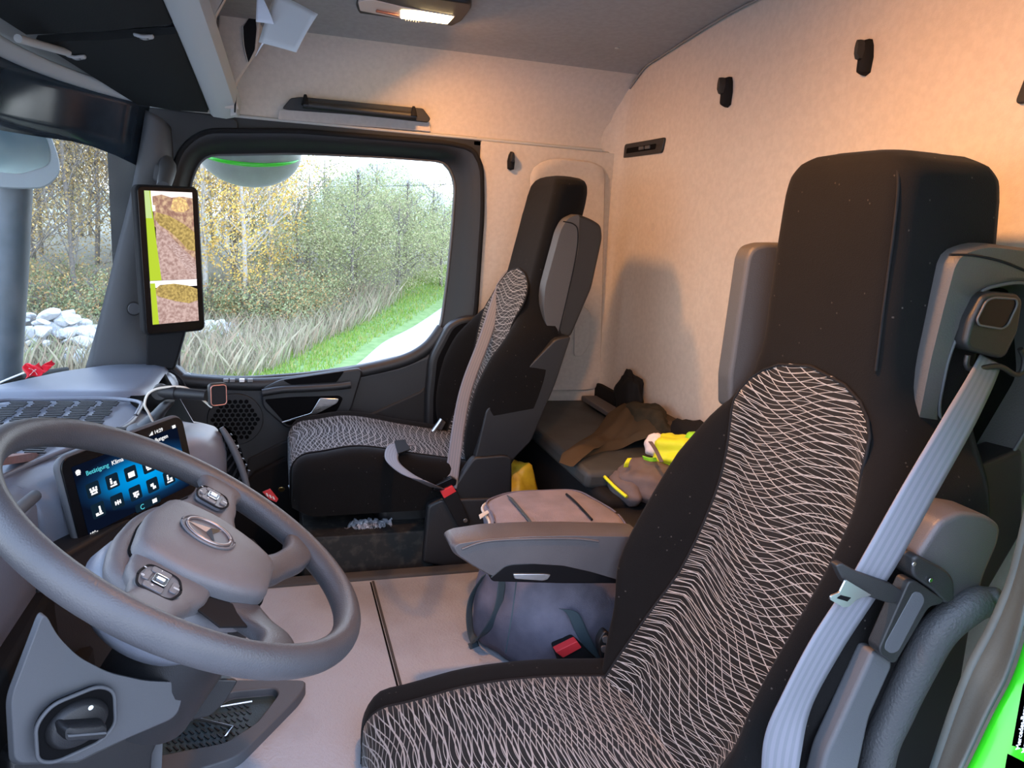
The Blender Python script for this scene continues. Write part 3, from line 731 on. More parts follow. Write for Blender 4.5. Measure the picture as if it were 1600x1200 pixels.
blt = ribbon('seat_belt', [at(*p, x=q) for p, q in zip(bp, bx_)], [(.0, .93, .35)]*5+[(-.05, .9, .42)]*3+[(.3, .8, .35), (.4, .7, .3)], [.046, .056, .058, .058, .058, .050], M['belt'], DS, samples=80)
# tongue on the belt
tg = slab('belt_tongue', rounded([at(*p, x=-.785) for p in [(1306, 884), (1316, 880), (1340, 894), (1396, 914), (1412, 925), (1412, 934), (1398, 943), (1386, 942), (1350, 930), (1320, 912)]], .004), (.012, 0, 0), M['wing_dark'], blt, bevel=.004, seg=4)
pl = slab('tongue_plate', rounded([at(*p, x=-.791) for p in [(1322, 906), (1362, 930), (1340, 936), (1327, 948), (1318, 949), (1297, 937), (1299, 931), (1312, 926)]], .002), (.0025, 0, 0), M['steel'], blt, bevel=.0008)
slab('plate_slot', [at(*p, x=-.7915) for p in [(1314, 930), (1330, 934), (1324, 940), (1308, 935)]], (.001, 0, 0), M['deep'], pl, bevel=0)
# recliner pod, pull handle, side moulding, thick padded tube
def pod(name, pxs, x, d, m, parent, bev=.012, seg=5): return slab(name, rounded([at(*p, x=x) for p in pxs], .012), (d, 0, 0), m, parent, bevel=bev, seg=seg)
pod('side_shield', [(1452, 765), (1600, 700), (1600, 830), (1500, 1000), (1420, 1240), (1230, 1260), (1258, 1150), (1330, 1010), (1400, 880)], -.66, .06, M['dash_dark'], DS)
pod('lower_shield', [(1290, 1150), (1330, 1060), (1420, 1020), (1520, 960), (1500, 1080), (1420, 1300), (1270, 1300)], -.69, .05, M['dash_dark'], DS)
rp_ = pod('retractor_cover', [(1432, 872), (1470, 815), (1505, 800), (1545, 806), (1567, 822), (1562, 850), (1540, 900), (1525, 960), (1490, 960), (1470, 915), (1436, 895)], -.775, .10, M['arm'], DS, bev=.018, seg=6)
pod('retractor_collar', [(1428, 872), (1436, 868), (1478, 890), (1492, 905), (1493, 938), (1478, 945), (1460, 925), (1425, 900)], -.790, .05, M['wing_dark'], rp_, bev=.006)
for q in ((1427, 881), (1453, 906)): disc('screw', frame_on(at(*q, x=-.7915), (0, -1, 0), (0, 0, 1)), .003, .002, M['chrome'], rp_, n=12, bevel=.0005)
ph_ = pod('pull_handle', [(1421, 908), (1432, 908), (1476, 938), (1470, 945), (1452, 948), (1400, 1036), (1392, 1036), (1376, 1022), (1374, 1014)], -.790, .022, M['wing_dark'], DS, bev=.006)
pod('handle_dish', [(1428, 924), (1440, 926), (1446, 938), (1404, 1018), (1392, 1022), (1382, 1014), (1384, 1004)], -.7905, .002, M['pillar'], ph_, bev=.0008)
pod('handle_foot', [(1364, 1020), (1376, 1020), (1398, 1036), (1360, 1120), (1330, 1260), (1270, 1260), (1290, 1180)], -.775, .03, M['pillar'], DS, bev=.006)
tube('padded_tube', [at(1566, 930, x=-.80), at(1545, 938, x=-.79), at(1515, 948, x=-.785), at(1468, 985, x=-.775), at(1435, 1040, x=-.765), at(1400, 1110, x=-.755), at(1372, 1180, x=-.75), at(1360, 1300, x=-.75)], [.010, .020, .0225, .024, .024, .024, .024, .024], mat('padded_tube_grey', (.050, .052, .055), .55, bump=.7, bscale=260), DS, n=20, samples=60)
# inboard armrest
ar_o = [(702, 852), (710, 846), (760, 838), (830, 834), (900, 833), (1005, 835), (1005, 905), (880, 908), (800, 906), (765, 899), (735, 882), (708, 864)]
AO = rounded([at(*p, x=-.215) for p in ar_o], .010)
arm = loft('armrest', [dx([p+(sum(AO, Vector())/len(AO)-p)*.05 for p in AO], -.008), AO, dx(AO, .055), dx([p+(sum(AO, Vector())/len(AO)-p)*.08 for p in AO], .068)], M['arm'], DS, angle=50, bevel=.004)
slab('armrest_hinge', rounded([at(*p, x=-.2235) for p in [(765, 903), (788, 884), (800, 881), (830, 880), (880, 883), (925, 893), (965, 905), (965, 912), (880, 912), (770, 909)]], .006), (.03, 0, 0), M['black'], arm, bevel=.003)
slab('armrest_wheel', rounded([at(*p, x=-.2265) for p in [(802, 897), (850, 897), (861, 898), (856, 906), (848, 908), (804, 905)]], .003), (.004, 0, 0), M['steel'], arm, bevel=.0015)
tube('armrest_seam', [at(*p, x=-.2235) for p in [(722, 858), (760, 846), (830, 842), (900, 842), (935, 846)]], .0025, M['arm'], arm, n=8)
# buckle between seats and small switch plate
bk_ = thing('seat_belt_buckle', 'black belt buckle with bright red button standing beside the driver cushion', 'buckle')
P0 = at(887, 1015, x=-.17); P1 = at(925, 1040, x=-.17)
slab('buckle_body', rounded([at(*p, x=-.17) for p in [(868, 1016), (900, 1002), (912, 1012), (960, 1060), (960, 1120), (900, 1100)]], .006), (.03, 0, 0), M['matte_black'], bk_, bevel=.004)
slab('buckle_button', rounded([at(*p, x=-.180) for p in [(868, 1019), (902, 1002), (909, 1012), (880, 1028)]], .003), (.02, 0, 0), M['red'], bk_, bevel=.0015)
ribbon('buckle_strap', [at(*p, x=-.14) for p in [(884, 952), (896, 960), (910, 990), (930, 1030), (950, 1080)]], (0, .9, .2), .032, M['strap'], bk_, samples=24)
sw = pod('switch_plate', [(934, 1004), (946, 984), (962, 1000), (972, 1025), (955, 1045), (940, 1032)], -.205, .02, M['dash_dark'], DS, bev=.003)
for q in ((946, 1000), (952, 1008), (944, 1015)): pod('seat_switch', [(q[0]-5, q[1]-4), (q[0]+4, q[1]-7), (q[0]+6, q[1]+3), (q[0]-3, q[1]+6)], -.209, .004, M['pillar'], sw, bev=.0008)

# ---------------------------------------------------------------- passenger seat
PS = thing('passenger_seat', 'black passenger seat beside the far door window with wavy thread pattern and raised grey shoulder', 'seat')
LP_ = [(.42, -.560, .20, .07, .02), (.48, -.585, .215, .08, .05), (.56, -.608, .235, .09, .09), (.64, -.626, .25, .11, .105), (.74, -.642, .255, .125, .10), (.82, -.655, .25, .13, .075),
       (.89, -.672, .225, .135, .035), (.95, -.690, .180, .135, .01), (1.02, -.710, .150, .125, .0), (1.12, -.732, .146, .115, 0), (1.22, -.752, .143, .110, 0), (1.28, -.765, .140, .108, 0),
       (1.31, -.772, .132, .103, 0), (1.326, -.780, .116, .092, 0), (1.334, -.788, .095, .075, 0), (1.338, -.797, .065, .05, 0)]
XP = .752
backrest(XP, LP_, M['seat'], PS)
back_insert(XP, LP_, M['insert'], PS, .47, .96, 1.06, .160)
cushion(XP, .255, -.045, -.60, [(0, .535), (.25, .550), (.6, .520), (1, .490)], .15, M['seat'], M['insert_fine'], PS, .175, bol=.018, rf=.055)
box('seat_base', (XP+.02, -.43, .20), (.36, .30, .40), M['dash_dark'], PS, bevel=.03, seg=4)
# side shield and belt anchor of the passenger seat
slab('side_shield', rounded([at(*p, x=.49) for p in [(735, 722), (742, 715), (790, 711), (800, 716), (800, 785), (755, 800), (700, 800), (700, 775)]], .012), (.03, 0, 0), M['dash_dark'], PS, bevel=.006, seg=4)
slab('lower_shield', rounded([at(*p, x=.485) for p in [(668, 790), (690, 780), (770, 778), (795, 790), (790, 890), (735, 893), (660, 880)]], .012), (.03, 0, 0), M['door'], PS, bevel=.008, seg=4)
slab('backrest_shell', rounded([at(*p, x=.500) for p in [(868, 530), (893, 525), (868, 600), (830, 690), (800, 720), (742, 718), (760, 640)]], .012), (.06, 0, 0), M['dash_dark'], PS, bevel=.006, seg=4)
# shoulder wings
wl = [(906, 333), (886, 342), (876, 360), (852, 448), (849, 480), (852, 505), (868, 530), (880, 500), (904, 390)]
slab('shoulder_pad', rounded([at(*p, x=.545) for p in wl], .014), (.05, 0, 0), M['wing'], PS, bevel=.008, seg=4)
ws_ = [(900, 333), (924, 342), (940, 352), (942, 372), (925, 450), (892, 527), (870, 531), (866, 520), (890, 400)]
slab('shoulder_shell', rounded([at(*p, x=.552) for p in ws_], .014), (.09, 0, 0), M['wing_dark'], PS, bevel=.008, seg=4)
tube('shoulder_seam', [at(*p, x=.544) for p in [(880, 346), (896, 350), (903, 362), (900, 400), (885, 470), (872, 524)]], .0016, M['matte_black'], PS, n=6)
box('outboard_shoulder', (.935, -.80, 1.06), (.05, .07, .26), M['wing_dark'], PS, bevel=.02, rot=rotm(8, 0, 0))
# three point belt, buckled
A_ = Vector((.905, -.715, 1.00)); B_ = Vector((.485, -.470, .462))
pts_ = [A_+Vector((.02, -.05, .05)), A_, A_.lerp(B_, .3)+Vector((0, .014, 0)), A_.lerp(B_, .6)+Vector((0, .030, 0)), B_]
pbt = ribbon('seat_belt', pts_, (.45, .85, .10), .038, M['belt'], PS, samples=50)
slab('belt_tongue', rounded([at(*p, x=.475) for p in [(680, 758), (706, 746), (714, 750), (713, 758), (686, 770), (676, 766)]], .004), (.02, 0, 0), M['black'], pbt, bevel=.003)
slab('buckle_button', rounded([at(*p, x=.468) for p in [(688, 768), (707, 759), (713, 768), (694, 779)]], .002), (.02, 0, 0), M['red'], PS, bevel=.0015)
slab('buckle_stalk', rounded([at(*p, x=.470) for p in [(692, 780), (714, 768), (735, 815), (730, 827), (718, 826)]], .004), (.018, 0, 0), M['matte_black'], PS, bevel=.003)
disc('anchor_bolt', frame_on(at(727, 813, x=.468), (0, -1, 0), (0, 0, 1)), .006, .003, M['steel'], PS, n=12, bevel=.0005)
lp = [at(685, 763, x=.49), at(660, 752, z=.545), at(632, 738, z=.553), at(612, 718, z=.555), at(618, 698, z=.553), at(640, 694, z=.548)]
ribbon('lap_belt', lp, [(.3, .9, .1), (.5, .8, .05), (.5, .8, .0), (.55, .8, .0), (.3, .9, .1), (.1, .95, .1)], .040, M['belt'], PS, samples=40)
slab('belt_webbing_end', [at(*p, z=.556) for p in [(616, 690), (632, 688), (642, 703), (622, 710)]], (0, 0, .003), M['matte_black'], PS, bevel=.001)
tube('recliner_lever', [at(*p, x=.90) for p in [(640, 700), (662, 690), (678, 672), (690, 655)]], .007, M['steel'], PS)
tube('recliner_cable', [at(*p, x=.88) for p in [(650, 690), (655, 678), (664, 676), (670, 690), (668, 704)]], .003, M['chrome'], PS)
slab('recliner_bracket', rounded([at(*p, x=.91) for p in [(668, 680), (688, 655), (697, 660), (680, 690)]], .004), (.01, 0, 0), M['pillar'], PS, bevel=.002)

# ================================================================== DASHBOARD
DB = thing('dashboard', 'dark soft-touch dashboard below the windscreen, wrapping round towards the driver', 'dashboard')
plan = [(-.86, .66), (-.86, .36), (-.30, .355), (-.215, .335), (-.10, .26), (.03, .170), (.10, .118), (.18, .100), (.235, .105), (.28, .150), (.34, .215), (.45, .262), (.70, .270), (.96, .275), (1.0, .33), (1.0, .48), (.88, .61), (.60, .70), (.15, .735), (-.4, .72)]
pl0 = smooth_loop([(a, b, 0) for a, b in plan], 140)
def inset(P, d):
    out = []; n = len(P)
    sgn = 1 if sum(P[i].x*P[(i+1) % n].y-P[(i+1) % n].x*P[i].y for i in range(n)) > 0 else -1
    for i in range(n):
        t = (P[(i+2) % n]-P[i-2]).normalized(); out.append(P[i]+Vector((-t.y, t.x, 0))*d*sgn)
    return out
def dz(x): return -.030*smst(.35, .9, x) + .012*smst(-.1, -.5, x) - .012*smst(.0, .2, x)
rings = []
for d, z in ((.015, .36), (.004, .50), (0, .62), (0, .685), (.003, .705), (.010, .722), (.022, .735), (.040, .743), (.065, .748)):
    rings.append([Vector((p.x, p.y, z+dz(p.x))) for p in inset(pl0, d)])
dash = loft('dash_body', rings, M['dash'], DB, angle=60)
# top pad (raised), and perforated demister field
def topz(x, y): return .7485+dz(x)
pad = rounded([(.98, .30, 0), (.98, .46, 0), (.86, .58, 0), (.62, .66, 0), (.49, .67, 0), (.475, .36, 0), (.50, .30, 0), (.60, .29, 0)], .05)
loft('top_pad', [[Vector((p.x, p.y, topz(p.x, p.y)-.004)) for p in pad], [Vector((p.x, p.y, topz(p.x, p.y)+.008)) for p in inset(pad, .010)], [Vector((p.x, p.y, topz(p.x, p.y)+.013)) for p in inset(pad, .035)]], M['dash'], DB, angle=70)
field = rounded([(.445, .36, 0), (.445, .60, 0), (-.30, .62, 0), (-.42, .50, 0), (-.10, .40, 0), (.05, .33, 0), (.22, .285, 0), (.40, .29, 0)], .05)
closed_tube('grille_border', [Vector((p.x, p.y, topz(p.x, p.y)+.001)) for p in even_loop(field, 120)], .005, M['dash'], DB)
def inside(P, x, y):
    c = False; n = len(P)
    for i in range(n):
        a, b = P[i], P[(i+1) % n]
        if (a.y > y) != (b.y > y) and x < (b.x-a.x)*(y-a.y)/(b.y-a.y)+a.x: c = not c
    return c
sl_ = []
fi = inset(field, .018)
for j in range(30):
    for i in range(-8, 20):
        x = i*.042+(j % 3)*.014-.3; y = .22+(j//3)*.046+(i % 2)*.006
        if inside(fi, x, y-.017) and inside(fi, x, y+.017): sl_.append(box_data((x, y, topz(x, y)+.0005), (.0048, .034, .003), rotm(0, 0, -8)))
v_, f_ = merge(sl_); mesh_obj('grille_slots', v_, f_, M['dash_dark'], DB, smooth=False)
# instrument fascia with the ridge on top and the hollow behind
tube('fascia_ridge', [(-.80, .350, .757), (-.55, .348, .759), (-.36, .346, .760), (-.27, .340, .758)], .009, M['pillar'], DB, n=12)
slab('fascia', rounded([(-.84, .352, .75), (-.84, .352, .62), (-.26, .340, .60), (-.265, .338, .755)], .02), (0, .02, 0), M['dash'], DB, bevel=.008)
slab('instrument_hollow', rounded([(-.80, .362, .7625), (-.32, .362, .7625), (-.29, .44, .7625), (-.80, .44, .7625)], .02), (0, 0, .0015), M['deep'], DB, bevel=.0005)
slab('instrument_glass', [(-.80, .44, .762), (-.30, .44, .762), (-.32, .50, .80), (-.80, .50, .80)], (0, .008, .0), M['black'], DB, bevel=.002)
# passenger side air vent on the end of the centre stack
va = [at(*p, x=.20) for p in [(322, 700), (352, 672), (384, 738), (374, 768)]]
slab('vent_recess', [p+Vector((-.004, -.006, 0)) for p in va], (.004, .004, 0), M['deep'], DB, bevel=.001)
for k in range(7):
    t = (k+.5)/7; a = va[0].lerp(va[3], t); b = va[1].lerp(va[2], t)
    tube('vent_louvre', [a+Vector((-.008, -.010, 0)), b+Vector((-.008, -.010, 0))], .0032, M['dash_dark'], DB, n=6, sm=False)
tube('vent_frame', [at(*p, x=.18) for p in [(346, 668), (360, 692), (376, 728), (388, 768)]], [.005, .008, .008, .006], M['pillar'], DB, n=10)
vs2 = slab('switch_strip', [at(*p, x=.205) for p in [(352, 664), (366, 676), (392, 738), (386, 770), (372, 740)]], (.0, .02, 0), M['dash_dark'], DB, bevel=.003)
for q in ((366, 688), (374, 708), (381, 728)): slab('strip_switch', [at(q[0]+a, q[1]+b, x=.199) for a, b in ((-4, -7), (3, -9), (7, 5), (0, 8))], (0, .004, 0), M['black'], vs2, bevel=.001)
for q in ((371, 698), (379, 730)): slab('strip_mark', [at(q[0]+a, q[1]+b, x=.1975) for a, b in ((-2, -2), (2, -3), (2, 2), (-1, 3))], (0, .001, 0), M['white'], vs2, bevel=0)
box('knee_panel', (-.55, .335, .49), (.62, .03, .25), M['matte_black'], DB, bevel=.008)
# lower stack
slab('stack_lower', [(-.30, .32, .66), (.02, .15, .66), (.20, .095, .66), (.24, .12, .30), (-.30, .35, .30)], (.02, .12, 0), M['dash_dark'], DB, bevel=.015)
box('under_dash', (.12, .42, .36), (1.7, .26, .24), M['matte_black'], DB, bevel=.02)
# chewed edge trim on far dash end
tube('dash_edge', [at(*p, x=.93) for p in [(232, 576), (262, 579), (280, 590), (290, 606)]], .004, M['matte_black'], DB, n=8)

# ---------------------------------------------------------------- centre touchscreen
TS = thing('touchscreen', 'black tablet-like touchscreen with blue menu on the centre of the dashboard', 'screen')
TL, TR, BL = Vector((-.200, .323, .787)), Vector((.0, .166, .806)), Vector((-.200, .294, .650))
ex = (TR-TL).normalized(); ey = -(BL-TL); ey = (ey-ex*ey.dot(ex)).normalized(); ctr = TL+(TR-TL)*.5-ey*.073
FS = frame_on(ctr, ex, ey)
W_, H_ = .256, .150
def panel2(name, F, w_, h_, r, z0, d, m, parent, cx=0, cy=0, bevel=.001): return slab(name, [F(cx+a, cy+b, z0) for a, b in rrect(w_, h_, r)], F(0, 0, d)-F(0, 0, 0), m, parent, bevel=bevel)
panel2('screen_shell', FS, W_+.008, H_+.008, .022, -.016, .014, M['pillar'], TS, bevel=.005)
panel2('screen_glass', FS, W_, H_, .018, -.003, .004, M['black'], TS)
def menu_mat():
    m = bpy.data.materials.new('screen_blue_menu'); m.use_nodes = True; n = m.node_tree; n.nodes.clear(); g = G(n)
    out = n.nodes.new('ShaderNodeOutputMaterial'); e = n.nodes.new('ShaderNodeEmission'); u = n.nodes.new('ShaderNodeUVMap'); sp = n.nodes.new('ShaderNodeSeparateXYZ')
    n.links.new(u.outputs[0], sp.inputs[0])
    a = g.m('MULTIPLY', g.m('SUBTRACT', sp.outputs[0], .62), 1.5); b = g.m('MULTIPLY', g.m('SUBTRACT', sp.outputs[1], .48), 2.1)
    b = g.m('ADD', b, g.m('MULTIPLY', a, .25))
    r = g.m('SQRT', g.m('ADD', g.m('MULTIPLY', a, a), g.m('MULTIPLY', b, b)))
    cr_ = n.nodes.new('ShaderNodeValToRGB'); el = cr_.color_ramp.elements
    el[0].position = 0; el[0].color = (.0, .26, .62, 1); el[1].position = 1.0; el[1].color = (.002, .004, .012, 1)
    k = el.new(.45); k.color = (.0, .16, .42, 1); k = el.new(.75); k.color = (.003, .02, .06, 1)
    n.links.new(r, cr_.inputs['Fac']); n.links.new(cr_.outputs['Color'], e.inputs[0]); e.inputs[1].default_value = 1.0
    n.links.new(e.outputs[0], out.inputs[0]); return m
MW, MH = W_-.034, H_-.034
grid('screen_menu', lambda u, v: FS((u-.5)*MW, (v-.5)*MH, .0016), 2, 2, menu_mat(), TS, smooth=False)
E_w = emis('screen_white', (.9, .9, .92), .85); E_c = emis('screen_cyan', (.1, .65, .75), .7); E_k = emis('screen_tile', (.004, .012, .022), 1.0)
def icon(ix, cx, cy, s, parent):
    q = []
    def bx(x, y, a, b): q.append(([FS(cx+(x+i*a/2)*s, cy+(y+j*b/2)*s, .0030) for i, j in ((-1, -1), (1, -1), (1, 1), (-1, 1))], [(0, 1, 2, 3)]))
    sh = {0: [(0, 0, 1, .25), (-.4, .3, .25, .25), (0, .3, .25, .3), (.4, .3, .25, .25), (0, -.35, .9, .2), (-.3, -.1, .15, .5), (.3, -.1, .15, .5)],
          1: [(-.25, .1, .3, .5), (-.25, .5, .25, .2), (.25, -.1, .4, .3), (0, -.4, 1, .2)], 2: [(0, 0, 1, .7)],
          3: [(-.35, 0, .2, .5), (.35, 0, .2, .5), (0, 0, .9, .16), (0, .0, .2, .6)], 4: [(0, .2, .9, .22), (-.2, -.1, .4, .4), (.25, -.15, .4, .3), (0, -.4, .3, .2)],
          5: [(-.15, .2, .5, .35), (.15, -.2, .5, .35), (0, 0, .25, .8)], 6: [(.2, .3, .25, .6), (-.3, -.25, .4, .25), (.2, -.15, .35, .3), (0, -.42, 1, .16)], 7: [(0, .1, .9, .5), (0, .4, .5, .2), (0, -.3, .7, .2)]}[ix]
    for a in sh: bx(*a)
    v, f = merge(q); return mesh_obj('menu_icon', v, f, E_w, parent, smooth=False)
def tile(cx, cy, ix, s=.0245):
    t = slab('menu_tile', [FS(cx+a, cy+b, .0020) for a, b in rrect(s, s, .003)], FS(0, 0, .0006)-FS(0, 0, 0), E_k, TS, bevel=0)
    icon(ix, cx, cy-.002, s*.55, t)
gx = [-.084, -.046, -.008, .030, .068]
for i, x in enumerate(gx): tile(x, .010, (0, 1, 2, 7, 5)[i])
for i, x in enumerate(gx): tile(x, -.026, (6, 3, 4, 5, 1)[i])
slab('tab_bar', [FS(.012+a, -.054+b, .0020) for a, b in rrect(.055, .014, .003)], FS(0, 0, .0005)-FS(0, 0, 0), E_k, TS, bevel=0)
text('tab_symbol', 'C', FS, .013, E_c, TS, depth=.0003, at_=(-.006, -.0590)); icon(2, .026, -.054, .010, TS)
icon(7, -.103, .046, .010, TS)
text('menu_text', 'Betätigung', FS, .0105, E_c, TS, depth=.0002, at_=(-.090, .036))
text('menu_text', 'Klima', FS, .0105, E_w, TS, depth=.0002, at_=(-.040, .036))
text('menu_text', 'Einstellungen', FS, .0105, E_w, TS, depth=.0002, at_=(.086, .045), align='RIGHT')
text('menu_text', '14:29', FS, .0090, E_w, TS, depth=.0002, at_=(.058, .060)); icon(2, .103, .060, .008, TS)
v_, f_ = merge([([FS(.046+k*.0022+a, .060+b*(1+k)*.0016, .003) for a, b in ((0, 0), (.0018, 0), (.0018, 1), (0, 1))], [(0, 1, 2, 3)]) for k in range(4)]); mesh_obj('signal_bars', v_, f_, E_w, TS, smooth=False)
text('menu_text', '19°c', FS, .0090, E_w, TS, depth=.0002, at_=(-.110, -.062))

# ---------------------------------------------------------------- things on the dashboard
PH = thing('phone_holder', 'black suction phone holder with telescopic arm on the dashboard beside the touchscreen', 'phone holder')
b0 = at(232, 648, x=.115); b0.z = .752
Fp = frame_on(b0, (0, 1, 0), (-1, 0, 0))
loft('suction_cup', [[b0+Vector((r*math.cos(2*math.pi*i/36), r*math.sin(2*math.pi*i/36), h)) for i in range(36)] for r, h in ((.040, -.006), (.041, .0), (.039, .004), (.030, .007), (.022, .010))], M['pillar'], PH, angle=50)
slab('suction_tab', [b0+Vector(p) for p in [(-.008, .038, -.002), (.008, .038, -.002), (.006, .060, 0), (-.006, .060, 0)]], (0, 0, .003), M['dash_dark'], PH, bevel=.001)
loft('holder_neck', [[b0+Vector((.0, -.010*t, 0))+Vector((r*math.cos(2*math.pi*i/24), r*.8*math.sin(2*math.pi*i/24)-.012*t*2, .010+.040*t)) for i in range(24)] for r, t in ((.027, 0), (.022, .3), (.017, .6), (.016, 1), (.012, 1.15))], M['dash_dark'], PH, angle=60)
jt = at(250, 612, x=.115); tube('neck_joint', [jt+Vector((-.014, 0, 0)), jt+Vector((.014, 0, 0))], .014, M['dash_dark'], PH, n=20)
hd = at(322, 618, x=.085)
tube('holder_arm', [jt, jt.lerp(hd, .5), hd], [.0115, .0115, .0105], M['dash_dark'], PH, n=16, sm=False)
tube('arm_sleeve', [jt.lerp(hd, .0), jt.lerp(hd, .35)], [.0145, .0135], M['dash_dark'], PH, n=16, sm=False)
Fh = frame_on(at(341, 617, x=.075), (.42, -1, 0), (0, 0.05, 1))
panel2('holder_head', Fh, .036, .047, .008, -.011, .013, M['wing_dark'], PH, bevel=.003)
closed_tube('head_ring', even_loop([Fh(a, b, .003) for a, b in rrect(.030, .040, .006)], 60), .0010, M['copper'], PH)
panel2('head_pad', Fh, .029, .039, .006, .0015, .0015, M['matte_black'], PH, bevel=.0005)
cb = tube('charging_cable', [at(240, 661, x=.095), at(232, 645, x=.09), at(226, 632, x=.09), at(232, 615, x=.095), at(252, 606, x=.10), at(290, 606, x=.11), at(318, 626, x=.12), at(330, 636, x=.10)], .0024, M['zip'], n=8)
tag(cb, 'pale charging cable looped over the black phone holder on the dashboard', 'cable')

RB = thing('ribbon_flag', 'small crumpled red ribbon flag with white cross at the foot of the windscreen', 'flag')
r0 = at(52, 582, x=.50)
Fr = frame_on(r0, (.25, -1, 0), (0, -.15, 1))
def crump(u, v): return Fr((u-.5)*.034+.004*math.sin(v*5), (v-.5)*.030+.010*u+.004*math.sin(u*6), .006*math.sin(u*7+v*3))
grid('flag_cloth', crump, 12, 10, M['ribbon'], RB, thick=.001)
grid('flag_tail', lambda u, v: Fr(.018+.024*u+.003*math.sin(v*6), -.004+.018*v+.018*u, .007*math.sin(u*5+v*4)), 8, 8, M['ribbon'], RB, thick=.001)
grid('flag_cross', lambda u, v: crump(.2+.5*u, .15+.5*u+.06*(v-.5))+Fr(0, 0, .0012)-Fr(0, 0, 0), 8, 1, M['white'], RB, thick=.0005)
grid('flag_cross', lambda u, v: crump(.25+.4*u+.04*(v-.5), .62-.5*u)+Fr(0, 0, .0012)-Fr(0, 0, 0), 8, 1, M['white'], RB, thick=.0005)
WP = thing('wiper_arm', 'dark wiper arm with a thin steel edge resting below the windscreen at far left', 'wiper')
tube('arm', [at(*p, y=.66) for p in [(-60, 640), (0, 603), (40, 588), (104, 577)]], .008, M['matte_black'], WP, n=8)
tube('blade_edge', [at(*p, y=.655) for p in [(-60, 630), (0, 598), (36, 583)]], .0030, M['steel'], WP, n=8)
br = slab('leather_pouch', rounded([at(*p, y=.40) for p in [(-90, 728), (0, 716), (50, 708), (86, 706), (90, 712), (80, 717), (40, 722), (0, 728), (-90, 742)]], .004), (0, .03, 0), M['leather_brown'], bevel=.004)
tag(br, 'long thin brown leather pouch lying behind the wheel in the instrument hollow', 'pouch')

# ================================================================== STEERING WHEEL AND COLUMN
SW = thing('steering_wheel', 'thick-rimmed dark leather steering wheel with a star badge in the left foreground', 'steering wheel')
wc = Vector((-.45, .115, .755)); th_ = 1.018
wn = Vector((0, -math.cos(th_), math.sin(th_))); rot_ = R(-7)
wx0 = Vector((1, 0, 0)); wy0 = wn.cross(wx0)
wx = wx0*math.cos(rot_)+wy0*math.sin(rot_); wy_ = wn.cross(wx)
def FW(u, v, w_=0): return wc+wx*u+wy_*v+wn*w_
RR, rr_ = .2535, .0195
vs_ = []; fs_ = []
NU, NV = 96, 20
for i in range(NU):
    a = 2*math.pi*i/NU
    for j in range(NV):
        b = 2*math.pi*j/NV; k = 1+.12*math.exp(-((math.degrees(a)-8)/14)**2)
        vs_.append(FW((RR+rr_*math.cos(b)*.95)*math.cos(a), (RR+rr_*math.cos(b)*.95)*math.sin(a), rr_*1.12*math.sin(b)))
for i in range(NU):
    for j in range(NV): fs_.append((i*NV+j, ((i+1) % NU)*NV+j, ((i+1) % NU)*NV+(j+1) % NV, i*NV+(j+1) % NV))
mesh_obj('rim', vs_, fs_, M['wheel'], SW, angle=80)
for a in ():
    P = [FW((RR+rr_*1.0*math.cos(b))*math.cos(R(a)), (RR+rr_*1.0*math.cos(b))*math.sin(R(a)), rr_*1.16*math.sin(b)) for b in [2*math.pi*k/24 for k in range(24)]]
    closed_tube('rim_seam', P, .0012, M['matte_black'], SW, n=6)
# hub plate with arms: a smooth swept body
def arm_(pts, widths, ths, m, name='spoke', zs=None):
    """spoke lofted along pts (u,v,w) with widths and thicknesses"""
    P = smooth_loop([Vector(p) for p in pts], 24, closed=False); rings = []
    def it(L, t):
        x = t*(len(L)-1); k = min(int(x), len(L)-2); f = x-k; f = f*f*(3-2*f); return L[k]+(L[k+1]-L[k])*f
    for i, p in enumerate(P):
        d = (P[min(i+1, 23)]-P[max(i-1, 0)]); d.z = 0; d.normalize(); n = Vector((-d.y, d.x, 0)); t = i/23
        w_, h_ = it(widths, t)/2, it(ths, t)/2; ring = []
        for k in range(20):
            a = 2*math.pi*k/20; cx = math.copysign(abs(math.cos(a))**.6, math.cos(a)); sz = math.copysign(abs(math.sin(a))**.6, math.sin(a))
            q = p+n*w_*cx; ring.append(FW(q.x, q.y, q.z+h_*sz))
        rings.append(ring)
    return loft(name, rings, m, SW, angle=70)
arm_([(.04, -.01, -.026), (.13, -.012, -.018), (.195, -.010, -.006), (.245, -.006, 0)], [.13, .105, .075, .060, .085], [.040, .034, .028, .028, .026], M['wheel_hub'])
arm_([(-.04, -.01, -.026), (-.13, -.012, -.018), (-.195, -.010, -.006), (-.245, -.006, 0)], [.13, .105, .075, .060, .085], [.040, .034, .028, .028, .026], M['wheel_hub'])
arm_([(.03, -.08, -.030), (.085, -.125, -.024), (.130, -.155, -.010), (.182, -.164, -.002)], [.10, .060, .046, .046, .060], [.030, .026, .026, .028, .026], M['wheel'])
arm_([(-.03, -.08, -.030), (-.085, -.125, -.024), (-.130, -.155, -.010), (-.182, -.164, -.002)], [.10, .060, .046, .046, .060], [.030, .026, .026, .028, .026], M['wheel'])
slab('hub_plate', rounded([FW(*p, -.050) for p in [(-.135, .055), (-.05, .075), (.05, .075), (.135, .055), (.14, -.06), (.075, -.135), (-.075, -.135), (-.14, -.06)]], .035), FW(0, 0, .030)-FW(0, 0, 0), M['wheel_hub'], SW, bevel=.014, seg=5)
